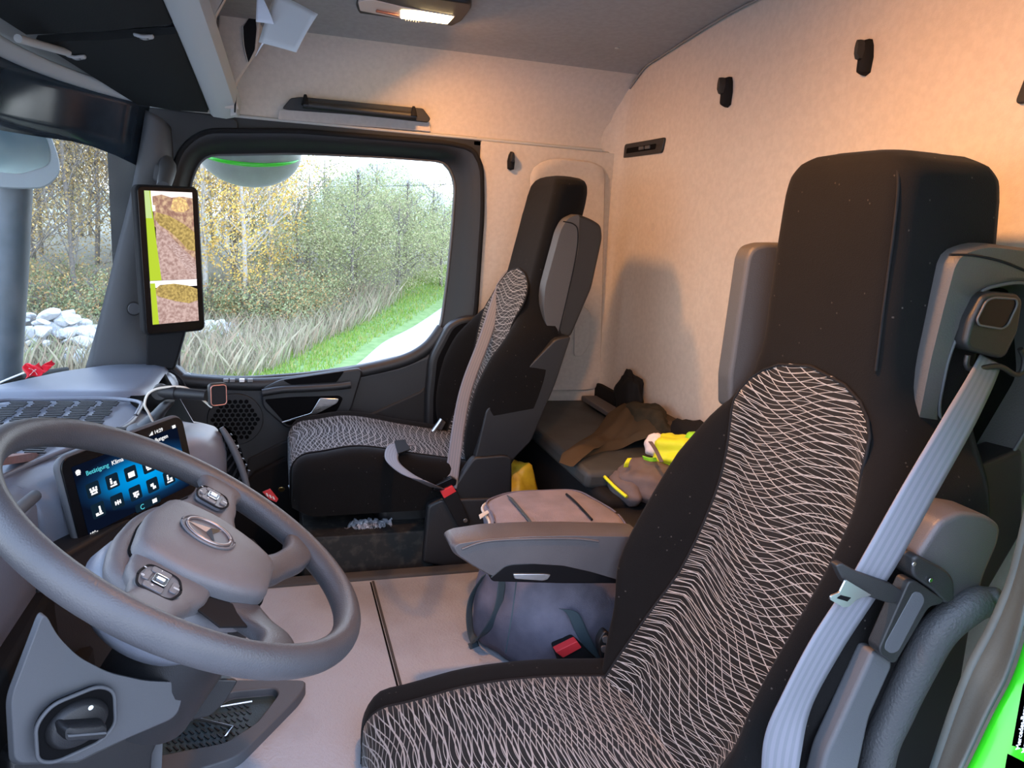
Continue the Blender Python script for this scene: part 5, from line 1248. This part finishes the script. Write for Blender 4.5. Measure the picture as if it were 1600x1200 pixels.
ribbon('neon_pull', [at(978, 730, z=.60), at(980, 722, z=.615), at(984, 716, z=.62)], (0, 1, 0), .012, M['neon'], BP, samples=10)
VS = thing('hi_vis_vest', 'crumpled fluorescent yellow vest with a pale panel bundled behind the driver seat', 'vest')
vc = at(1040, 700, z=.63)
lump('vest_cloth', (vc.x-.03, vc.y-.02, .625), (.085, .055, .050), M['neon'], seed=21, parent=VS, rough=.16)
lump('vest_fold', (vc.x-.08, vc.y-.05, .645), (.06, .045, .04), M['neon2'], seed=22, parent=VS, rough=.15)
ribbon('vest_binding', [at(1016, 690, z=.665), at(1024, 702, z=.66), at(1034, 722, z=.64)], (.2, 1, 0), .010, M['backpack'], VS, samples=16)
lump('pale_panel', (vc.x+.038, vc.y+.01, .625), (.028, .03, .035), M['reflect'], seed=23, parent=VS, rough=.08)
ribbon('green_hem', [at(1005, 715, z=.62), at(1015, 718, z=.62), at(1026, 718, z=.62)], (0, .5, 1), .012, M['neon2'], VS, samples=10)
YB = lump('yellow_bag', (.60, -.70, .375), (.06, .07, .115), M['yellow'], 'crumpled yellow plastic bag wedged beside the passenger seat base', 'bag', 31, rough=.10)
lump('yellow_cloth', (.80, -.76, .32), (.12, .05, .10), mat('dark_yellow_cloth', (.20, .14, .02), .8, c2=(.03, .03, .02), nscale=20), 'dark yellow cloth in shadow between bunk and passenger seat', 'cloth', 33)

# cooler bag standing on the tunnel
CB = thing('cooler_bag', 'grey-violet cooler bag with a pale lid, zip and dark carry strap between the seats', 'bag')
bt = [at(*p, z=.53) for p in [(757, 812), (762, 792), (792, 778), (900, 770), (925, 774), (968, 830), (960, 850), (760, 850)]]
base = [(.075, -.440), (.02, -.455), (-.10, -.520), (-.15, -.60), (-.09, -.74), (.10, -.80), (.20, -.72), (.20, -.55)]
topo = [(.085, -.475), (.03, -.462), (-.09, -.490), (-.115, -.56), (-.06, -.765), (.06, -.785), (.23, -.745), (.235, -.56), (.18, -.475)]
bl0 = even_loop(rounded([Vector((a, b, .25)) for a, b in base], .05), 80); tl0 = even_loop(rounded([Vector((a, b, .50)) for a, b in topo], .04), 80)
tl0 = match(bl0, tl0)
rg = []
for k in range(13):
    t = k/12; ring = []
    for i, (a, b) in enumerate(zip(bl0, tl0)):
        p = a.lerp(b, t); c0 = Vector((.05, -.62, p.z)); d = (p-c0); bulge = 1+.10*math.sin(math.pi*min(1, t*1.1))-.05*math.exp(-((t-.62)/.10)**2)+.012*math.sin(i*.55+t*9)+.010*math.sin(i*1.3-t*14)
        if i % 20 == 0: bulge -= .004
        ring.append(c0+d*bulge)
    rg.append(ring)
loft('bag_body', rg, M['bag'], CB, angle=80)
ct = Vector((.06, -.62, .5))
loft('bag_lid', [[Vector((p.x, p.y, .498)) for p in tl0], [Vector((p.x, p.y, .522))+(p-ct)*.02 for p in tl0], [Vector((p.x, p.y, .536))-(p-ct)*.03 for p in tl0], [Vector((p.x, p.y, .542+.002*math.sin(p.x*60)))-(p-ct)*.12 for p in tl0], [Vector((ct.x, ct.y, .545))+(p-ct)*.4 for p in tl0]], M['bag_top'], CB, angle=70)
closed_tube('bag_zip', [Vector((p.x, p.y, .524))+(p-ct)*.025 for p in tl0], .0035, M['zip'], CB)
closed_tube('lid_piping', [Vector((p.x, p.y, .538))-(p-ct)*.035 for p in tl0], .0025, M['bag'], CB)
slab('zip_pull', [at(*p, z=.53) for p in [(748, 806), (766, 796), (768, 800), (750, 812)]], (0, 0, .003), M['zip'], CB, bevel=.001)
ribbon('lid_strap', [at(796, 776, z=.549), at(808, 790, z=.550), at(826, 812, z=.549), at(842, 835, z=.545)], (.9, .3, 0), .022, M['strap'], CB, samples=14)
tube('lid_seam', [at(885, 772, z=.548), at(900, 785, z=.549), at(925, 812, z=.548)], .003, M['matte_black'], CB, n=6)
sp_ = [at(757, 898, x=.03), at(738, 930, x=.06), at(733, 965, x=.06), at(740, 1000, x=.04), at(760, 985, x=-.02), at(778, 950, x=-.04), at(785, 905, x=-.05)]
ribbon('carry_strap', sp_, [(.5, -.8, .2)]*3+[(.5, -.6, .6)]+[(.3, -.9, -.3)]*3, .020, M['strap'], CB, samples=44)
ribbon('strap_end', [at(738, 1003, x=.035), at(742, 1012, x=.03), at(746, 1022, x=.025)], (.4, -.9, 0), .026, M['strap'], CB, samples=8)
tube('body_seam', [at(807, 906, x=-.14), at(800, 960, x=-.155), at(790, 1020, x=-.16)], .0015, M['strap'], CB, n=6)

# under the passenger seat
DR = box('dirty_case', (.70, -.255, .19), (.40, .36, .28), M['grime']); tag(DR, 'dirty black box under the passenger seat cushion', 'box')
FM = thing('plastic_wrap', 'crumpled clear plastic wrapping under the front of the passenger seat', 'wrapping')
P_ = [at(*p, x=.56) for p in [(522, 832), (560, 812), (612, 812), (606, 828)]]
grid('film', lambda u, v: P_[0].lerp(P_[3], u).lerp(P_[1].lerp(P_[2], u), v)+Vector((.012*math.sin(u*31+v*9)+.01*math.sin(v*23), .004*math.sin(u*50), .003*math.sin(u*43+v*17))), 40, 14, M['film'], FM, thick=.001)
grid('film_fold', lambda u, v: P_[0].lerp(P_[3], .2+.6*u).lerp(P_[1].lerp(P_[2], .2+.6*u), v*.8)+Vector((-.012+.014*math.sin(u*23-v*13), .0, .004*math.sin(u*61))), 30, 10, M['film'], FM, thick=.001)
RT = thing('red_tag', 'small red printed tag on the dark floor beside the passenger seat', 'tag')
q_ = [at(*p, x=.66) for p in [(410, 769), (422, 764), (435, 780), (432, 785), (420, 780)]]
slab('tag_card', q_, (.004, 0, 0), M['red'], RT, bevel=.001)
for k in range(3): slab('tag_print', [at(415+k*5, 770+k*2.5, x=.658), at(418+k*5, 771+k*2.5, x=.658), at(420+k*5, 776+k*2.5, x=.658), at(417+k*5, 775+k*2.5, x=.658)], (-.0005, 0, 0), M['reflect'], RT, bevel=0)
o = tube('grey_connector', [at(452, 762, x=.66), at(460, 758, x=.66), at(468, 752, x=.67)], [.008, .010, .007], M['film'], n=10, sm=False); tag(o, 'small grey connector lying beside the passenger seat front corner', 'connector')
o = disc('brass_coin', frame_on(at(440, 764, x=.70), (0, -1, 0), (-.4, 0, 1)), .009, .003, mat('brass', (.75, .55, .22), .3, metal=1)); tag(o, 'small brass cap on the dark floor in front of the passenger seat', 'cap')

# ================================================================== OUTSIDE
GZ = -1.5
def leafmat(name, cs, trans=.35):
    m = bpy.data.materials.new(name); m.use_nodes = True; n = m.node_tree; n.nodes.clear()
    out = n.nodes.new('ShaderNodeOutputMaterial'); d = n.nodes.new('ShaderNodeBsdfDiffuse'); t = n.nodes.new('ShaderNodeBsdfTranslucent'); mx = n.nodes.new('ShaderNodeMixShader')
    ge = n.nodes.new('ShaderNodeNewGeometry'); cr_ = n.nodes.new('ShaderNodeValToRGB'); cr_.color_ramp.interpolation = 'CONSTANT'
    el = cr_.color_ramp.elements
    while len(el) > 1: el.remove(el[-1])
    el[0].position = 0; el[0].color = (*cs[0], 1)
    for i, c in enumerate(cs[1:]): k = el.new((i+1)/len(cs)); k.color = (*c, 1)
    n.links.new(ge.outputs['Random Per Island'], cr_.inputs['Fac'])
    n.links.new(cr_.outputs[0], d.inputs[0]); n.links.new(cr_.outputs[0], t.inputs[0]); mx.inputs[0].default_value = trans
    n.links.new(d.outputs[0], mx.inputs[1]); n.links.new(t.outputs[0], mx.inputs[2]); n.links.new(mx.outputs[0], out.inputs[0]); return m
LM_green = leafmat('green_hedge_leaves', [(.38, .42, .19), (.30, .33, .16), (.46, .47, .23), (.52, .48, .27), (.28, .27, .15)])
LM_olive = leafmat('olive_leaves', [(0.425, 0.381, 0.144), (0.330, 0.302, 0.136), (0.543, 0.448, 0.176), (0.472, 0.358, 0.160), (0.295, 0.269, 0.128)])
LM_gold = leafmat('gold_birch_leaves', [(0.779, 0.515, 0.128), (0.649, 0.403, 0.112), (0.800, 0.605, 0.192), (0.496, 0.336, 0.128), (0.708, 0.493, 0.096)])
LM_brown = leafmat('brown_thicket_leaves', [(0.401, 0.302, 0.160), (0.496, 0.358, 0.160), (0.307, 0.235, 0.136), (0.614, 0.426, 0.160), (0.354, 0.291, 0.160)])
LM_bramble = leafmat('bramble_leaves', [(0.283, 0.336, 0.160), (0.401, 0.426, 0.224), (0.236, 0.269, 0.136), (0.472, 0.403, 0.208), (0.543, 0.336, 0.144)])
LM_dry = leafmat('dry_grass', [(.46, .40, .28), (.36, .31, .21), (.52, .45, .32), (.30, .26, .18), (.46, .34, .24), (.34, .36, .20)])
LM_grass = leafmat('verge_grass', [(0.236, 0.381, 0.064), (0.295, 0.448, 0.088), (0.189, 0.314, 0.048), (0.354, 0.448, 0.112), (0.448, 0.426, 0.144)])
M['bark'] = mat('grey_bark', (.16, .14, .12), .9, c2=(.24, .21, .18), nscale=20)
M['birch'] = mat('pale_bark', (.50, .47, .42), .8, c2=(.34, .31, .27), nscale=12)
M['earth'] = mat('scrub_ground', (.20, .18, .12), .95, c2=(.28, .25, .17), nscale=3, detail=9)
M['vergeg'] = mat('grass_ground', (.14, .23, .06), .95, c2=(.21, .30, .10), nscale=5, detail=9)
M['gravel'] = mat('gravel_track', (.40, .38, .37), .95, c2=(.52, .50, .49), nscale=6, detail=10)
M['rock'] = mat('pale_rock', (.46, .46, .46), .9, c2=(.60, .59, .57), nscale=4, detail=9, bump=.5, bscale=20)
M['hill'] = mat('far_hill', (.34, .38, .30), .95, c2=(.42, .44, .36), nscale=.5, detail=9)

def gz(x, y):
    b = smst(15.5, 26, x)*smst(-7, -1, y+ (x-18)*.35)
    return GZ+1.3*b
struct(grid('ground', lambda u, v: Vector((1.2+60*u**1.6, 16-34*v, gz(1.2+60*u**1.6, 16-34*v)-.02)), 60, 60, M['earth'])).name = 'floor_outside'
def strip(name, left, right, m, z):
    A = smooth_loop([(a, b, 0) for a, b in left], 40, closed=False); B = smooth_loop([(a, b, 0) for a, b in right], 40, closed=False)
    return grid(name, lambda u, v: (lambda p: Vector((p.x, p.y, gz(p.x, p.y)+z)))(A[round(v*39)].lerp(B[round(v*39)], u)), 6, 39, m)
edge = [(6, .9), (9, -.1), (11.4, -1.05), (12.4, -1.48), (14.9, -2.30), (17.0, -3.30), (19.2, -4.35), (26, -7.6), (36, -12.5)]
pth = strip('gravel_path', edge, [(a-1.0, b-3.4) for a, b in edge], M['gravel'], .012); tag(pth, 'pale gravel path curving away outside the passenger window', 'path')
struct(strip('trim_23', [(a+.7, b+1.15) for a, b in edge], edge, M['vergeg'], .006))

def blades(name, n, posf, hr, wr_, m, seed, lean=.25):
    r_ = random.Random(seed); vs = []; fs = []
    for _ in range(n):
        x, y = posf(r_); z = gz(x, y); h = r_.uniform(*hr); a = r_.uniform(0, math.pi); w2 = r_.uniform(*wr_)/2
        dx_, dy = math.cos(a)*w2, math.sin(a)*w2; lx, ly = r_.gauss(0, lean)*h, r_.gauss(0, lean)*h; k = len(vs)
        vs += [(x-dx_, y-dy, z), (x+dx_, y+dy, z), (x+lx*.5+dx_*.7, y+ly*.5+dy*.7, z+h*.6), (x+lx, y+ly, z+h)]
        fs += [(k, k+1, k+2, k+3)]
    me = bpy.data.meshes.new(name); me.from_pydata(vs, [], fs); me.materials.append(m); o = bpy.data.objects.new(name, me); col.objects.link(o); return o
import bisect
def edge_y(x):
    for (a, b), (c, d) in zip(edge, edge[1:]):
        if a <= x <= c: return b+(d-b)*(x-a)/(c-a)
    return edge[-1][1]
def vp(r_):
    x = r_.uniform(9, 30); return x, edge_y(x)+.30+r_.uniform(0, 1.0)**.8*1.45
tag(blades('verge_grass', 16000, vp, (.04, .11), (.012, .03), LM_grass, 3), 'bright green grass verge along the gravel path', 'grass', kind='stuff')
def dpz(r_):
    while True:
        x = r_.uniform(11, 20); y = r_.uniform(-5, 9)
        if y > edge_y(x)+1.2: return x, y
tag(blades('dry_grass', 26000, dpz, (.18, .62), (.008, .022), LM_dry, 4, .3), 'tall straw coloured dry grass in front of the thicket', 'grass', kind='stuff')

def foliage_mesh(name, n, shape, size, m, seed, clumps=26, spread=.34):
    """shape(r) -> a random point; leaves gathered in clumps"""
    r_ = random.Random(seed); vs = []; fs = []; C_ = [shape(r_) for _ in range(clumps)]
    for _ in range(n):
        c = r_.choice(C_) if r_.random() < .75 else shape(r_); s = spread
        p = Vector((c[0]+r_.gauss(0, s), c[1]+r_.gauss(0, s), c[2]+r_.gauss(0, s*.8)))
        if p.z < .02: p.z = r_.uniform(.02, .3)
        a = Vector((r_.gauss(0, 1), r_.gauss(0, 1), r_.gauss(0, 1))).normalized(); b = a.orthogonal().normalized(); c2 = a.cross(b); q = r_.uniform(.6, 1.3)*size/2; k = len(vs)
        vs += [p-b*q, p+c2*q*.6, p+b*q, p-c2*q*.6]; fs.append((k, k+1, k+2, k+3))
    me = bpy.data.meshes.new(name); me.from_pydata([tuple(v) for v in vs], [], fs); me.materials.append(m); return me
def wood_mesh(name, h, r0, nb, seed, m, twig=5, spread=.9, base=.15):
    r_ = random.Random(seed); parts = []
    tr = [(0, 0, -.1)]; x = y = 0
    for k in range(1, 7):
        x += r_.gauss(0, .05)*h*.12; y += r_.gauss(0, .05)*h*.12; tr.append((x, y, h*k/6))
    parts.append(tube_data(tr, [r0, r0*.75, r0*.5, r0*.15], n=7, samples=14))
    for b in range(nb):
        t = base+(1-base)*(b+.5)/nb*.92; z = h*t; k = min(int(t*6), 5); f = t*6-k
        p = Vector(tr[k]).lerp(Vector(tr[k+1]), f); a = r_.uniform(0, 6.28); L = h*spread*.42*(1.05-t*.8)*r_.uniform(.7, 1.2)
        d = Vector((math.cos(a), math.sin(a), r_.uniform(.5, 1.2))).normalized()
        q1 = p+d*L*.5+Vector((0, 0, r_.gauss(0, .05))); q2_ = p+d*L+Vector((r_.gauss(0, .1), r_.gauss(0, .1), L*.1))
        parts.append(tube_data([p, q1, q2_], [r0*.35*(1-t*.5), r0*.2, .004], n=5, samples=6))
        for _ in range(twig):
            s = p.lerp(q2_, r_.uniform(.3, 1)); d2 = (d+Vector((r_.gauss(0, .6), r_.gauss(0, .6), r_.gauss(.2, .4)))).normalized()
            parts.append(tube_data([s, s+d2*L*.28, s+d2*L*.5+Vector((0, 0, .05))], [.008, .006, .003], n=4, sm=False))
    V, F_ = merge(parts); me = bpy.data.meshes.new(name); me.from_pydata([tuple(v) for v in V], [], F_); me.polygons.foreach_set('use_smooth', [True]*len(me.polygons)); me.materials.append(m); return me
def ell(cx, cy, cz, rx, ry, rz):
    def f(r_):
        while True:
            x, y, z = r_.uniform(-1, 1), r_.uniform(-1, 1), r_.uniform(-1, 1)
            if x*x+y*y+z*z < 1: return (cx+x*rx, cy+y*ry, cz+z*rz)
    return f
KINDS = {
 'birch': (wood_mesh('trunk', 6.5, .07, 22, 1, M['birch'], 6, .75, .2), foliage_mesh('leaves', 4200, ell(0, 0, 3.7, 1.25, 1.25, 2.9), .075, LM_gold, 11, 60, .24)),
 'sapling': (wood_mesh('trunk', 7.0, .06, 26, 2, M['bark'], 8, .8, .08), foliage_mesh('leaves', 3600, ell(0, 0, 3.4, 1.3, 1.3, 3.4), .065, LM_brown, 12, 70, .28)),
 'olive': (wood_mesh('trunk', 6.0, .07, 20, 3, M['bark'], 6, .9, .1), foliage_mesh('leaves', 5200, ell(0, 0, 3.1, 1.5, 1.5, 3.0), .070, LM_olive, 13, 70, .28)),
 'hedge': (wood_mesh('trunk', 3.2, .07, 16, 4, M['bark'], 6, 1.1, .1), foliage_mesh('leaves', 7500, ell(0, 0, 1.75, 1.7, 1.7, 1.7), .068, LM_green, 14, 60, .26)),
 'bramble': (wood_mesh('trunk', .9, .02, 10, 5, M['bark'], 4, 1.8, .1), foliage_mesh('leaves', 3000, ell(0, 0, .45, 1.0, 1.0, .5), .055, LM_bramble, 15, 40, .16)),
}
LAB = {'birch': ('birch_tree', 'slender birch with gold autumn leaves in the thicket outside', 'tree', 'golden birches outside the cab'),
 'sapling': ('bare_tree', 'thin bare brownish tree in the tangled thicket outside', 'tree', 'bare brown trees outside the cab'),
 'olive': ('thicket_tree', 'dull olive tree with thinning leaves in the thicket outside', 'tree', 'olive thicket trees outside the cab'),
 'hedge': ('hawthorn_bush', 'rounded pale green bush beyond the verge outside the passenger window', 'bush', 'green bushes outside the passenger window'),
 'bramble': ('bramble_bush', 'low grey green bramble clump in front of the thicket', 'bush', 'brambles in front of the thicket')}
protos = {}
def plant(kind, x, y, s, rz):
    nm, lab, cat, grp = LAB[kind]
    r0 = bpy.data.objects.new(nm, None); col.objects.link(r0); r0.empty_display_size = .1
    r0.location = (x, y, gz(x, y)-.03); r0.scale = (s, s, s); r0.rotation_euler = (0, 0, rz); tag(r0, lab, cat, grp)
    for nm2, me in (('trunk' if kind != 'bramble' else 'stems', KINDS[kind][0]), ('leaves', KINDS[kind][1])):
        o = bpy.data.objects.new(nm2, me); col.objects.link(o); o.parent = r0
rp2 = random.Random(21)
for x, y in [(16.3, .65), (17.2, 1.5), (18.4, .1), (20.0, 2.2)]: plant('birch', x, y, rp2.uniform(.8, 1.0), rp2.uniform(0, 6))
for x, y in [(15.8, 5.0), (17.0, 4.0), (19.5, 3.2), (16.6, 6.2), (21.5, 1.0), (22, 4.6)]: plant('sapling', x, y, rp2.uniform(.9, 1.15), rp2.uniform(0, 6))
for i in range(20):
    x = rp2.uniform(18, 30); y = (x+1.5)*rp2.uniform(.0, .34); plant(rp2.choice(('sapling', 'sapling', 'olive', 'birch')), x, y, rp2.uniform(.85, 1.2), rp2.uniform(0, 6))
for x, y in [(20.5, -.9), (21.6, -2.3), (22.5, -3.9), (24.5, -1.6), (24.8, -5.2), (26, -3.4), (20.0, 1.0), (23, .3)]: plant('olive' if y > -.5 else 'hedge', x, y, rp2.uniform(.60, .68) if y > -.5 else rp2.uniform(.86, .98), rp2.uniform(0, 6))
for x, y in [(19.4, -2.0), (20.5, -3.4), (22.2, -5.0), (18.8, -.6), (27, -6.6), (28.5, -4.6)]: plant('hedge', x, y, rp2.uniform(.72, .86), rp2.uniform(0, 6))
for i in range(30):
    x = rp2.uniform(15.2, 19.0); y = rp2.uniform(-.16, .33)*(x+1.5)
    if y < edge_y(x)+2.6: y = edge_y(x)+2.6+rp2.uniform(0, .8)
    plant('bramble', x, y, rp2.uniform(.7, 1.15), rp2.uniform(0, 6))
hl = grid('far_hill', lambda u, v: Vector((60+25*v, 25-65*u, GZ+(2.0+6.5*math.exp(-((u-.53)/.10)**2)+1.6*math.sin(u*9+1)+.25*math.sin(u*70))*math.sin(min(v*2.2, 1.57)))), 60, 8, M['hill']); struct(hl).name = 'trim_24'
struct(box('ground_near', (-13.6, -1, GZ-.12), (30, 40, .2), M['gravel'], bevel=0)).name = 'floor_near'
# loose rock piles
def rock_mesh(seed):
    bm = bmesh.new(); bmesh.ops.create_icosphere(bm, subdivisions=2, radius=1); r_ = random.Random(seed)
    pl2 = [(Vector((r_.gauss(0, 1), r_.gauss(0, 1), r_.gauss(0, 1))).normalized(), r_.uniform(.45, .85)) for _ in range(9)]
    for v in bm.verts:
        for n, d in pl2:
            k = v.co.dot(n)
            if k > d: v.co -= n*(k-d)
        v.co.z *= .7
    me = bpy.data.meshes.new('rock'); bm.to_mesh(me); bm.free(); me.materials.append(M['rock']); return me
RM = [rock_mesh(i) for i in range(6)]
rr2 = random.Random(5)
def rocks(cx, cy, sx, sy, hh, n, lab, grp, ax=0):
    for i in range(n):
        u, v = rr2.uniform(-1, 1), rr2.uniform(-1, 1); x, y = cx+u*sx, cy+v*sy
        h = hh*max(0, 1-u*u*.8)*max(0, 1-v*v)*rr2.uniform(.6, 1.0); s = rr2.uniform(.10, .22)
        o = bpy.data.objects.new('rock', rr2.choice(RM)); col.objects.link(o); o.location = (x, y, gz(x, y)+h+s*.2); o.scale = (s, s*rr2.uniform(.8, 1.3), s*rr2.uniform(.6, 1))
        o.rotation_euler = (rr2.uniform(-.4, .4), rr2.uniform(-.4, .4), rr2.uniform(0, 6)); tag(o, lab, 'rock', grp)
rocks(13.0, 3.7, 1.0, 1.15, .75, 150, 'pale broken rock in the pile seen through the windscreen', 'rocks in the pile outside the windscreen')
rocks(14.6, 1.15, .6, .55, .35, 50, 'pale broken rock in the small pile beside the mirror display', 'rocks in the pile outside the passenger window')
wire = tube('overhead_wire', [(24, 2.5, 1.75), (24, -2.0, 1.92), (24, -7.5, 2.45)], .012, M['pillar'], n=5, samples=12); tag(wire, 'thin wire strung across above the far bushes', 'wire')

# ---------------------------------------------------------------- mirrors outside the cab
FMi = thing('front_mirror', 'dark-backed truck mirror on a thick post outside the top left of the windscreen', 'mirror')
mc = at(26, 222, x=.95)
Fm = frame_on(mc, (.35, -1, 0), (.0, .10, 1))
mo = rounded([Fm(a, b, 0) for a, b in [(-.14, -.115), (-.14, .125), (.035, .12), (.070, .07), (.098, -.03), (.100, -.075), (.060, -.118), (-.03, -.125)]], .03)
loft('mirror_shell', [[p+(mc-p)*.3+(Fm(0, 0, -.06)-mc) for p in mo], [p+(mc-p)*.05+(Fm(0, 0, -.035)-mc) for p in mo], [p+(Fm(0, 0, -.008)-mc) for p in mo], [p+(mc-p)*.03 for p in mo]], M['housing'], FMi, angle=60)
mg = rounded([Fm(a, b, .001) for a, b in [(-.13, -.075), (-.13, .11), (.028, .105), (.058, .06), (.078, -.02), (.070, -.055), (.0, -.085)]], .02)
slab('mirror_face', mg, Fm(0, 0, .001)-Fm(0, 0, 0), mat('old_mirror', (.10, .15, .17), .12, metal=.6, c2=(.16, .21, .22), nscale=10), FMi, bevel=0)
tube('mirror_post', [at(24, 250, x=1.02), at(16, 430, x=1.02), at(2, 640, x=1.02)], [.045, .045, .046], mat('post_blue_black', (.035, .050, .062), .5, c2=(.05, .065, .08), nscale=30), FMi, n=20, sm=False)
RMi = thing('ramp_mirror', 'round grey kerb mirror with a modelled strip of green reflection hanging above the passenger window outside', 'mirror')
cc2 = at(390, 250, x=1.28)
def dome(u, v, s=1.0, off=0):
    a = 2*math.pi*u; r = math.sin(v*math.pi/2); return Vector((cc2.x+.115*r*math.sin(a)*s+off*0, cc2.y+.166*r*math.cos(a)*s, cc2.z-.118*math.cos(v*math.pi/2)*s+.03))
grid('mirror_bowl', lambda u, v: dome(u, v), 48, 14, mat('mirror_bowl_grey', (.32, .34, .33), .45, c2=(.26, .28, .27), nscale=20), RMi)
zc_ = cc2.z+.03
def arc(t, s, z): return Vector((cc2.x-.115*s*math.sin(t), cc2.y+.166*s*math.cos(t), z))
tube('green_reflection', [arc(.25+2.6*k/12, .97-.10*math.sin(math.pi*k/12)*0, zc_-.02-.030*math.sin(math.pi*k/12)) for k in range(13)], [.003, .006, .007, .006, .003], M['green'], RMi, n=8)  # reflection of the green truck body, modelled as a solid green strip
loft('mirror_face', [[arc(2*math.pi*k/48, s, z) for k in range(48)] for s, z in ((1.0, zc_), (.98, zc_+.012), (.6, zc_+.022))], M['mirror'], RMi, angle=60)
tube('mirror_stalk', [(cc2.x, cc2.y, zc_+.0), (cc2.x-.02, cc2.y, zc_+.15), (1.12, cc2.y, zc_+.22)], .018, M['matte_black'], RMi, n=10)

# ------------------------------------------------------------------ put every thing's origin at its base
bpy.context.view_layer.update()
for o in list(col.objects):
    if o.type == 'EMPTY' and 'label' in o and o.location.length < 1e-6 and o.children:
        pts = []
        for c in o.children_recursive:
            if c.type == 'MESH': pts += [c.matrix_world @ Vector(b) for b in c.bound_box]
        if not pts: continue
        mn = [min(p[i] for p in pts) for i in range(3)]; mx_ = [max(p[i] for p in pts) for i in range(3)]
        base_ = Vector(((mn[0]+mx_[0])/2, (mn[1]+mx_[1])/2, mn[2])); o.location = base_
        for c in o.children: c.matrix_parent_inverse = Matrix.Translation(-base_)
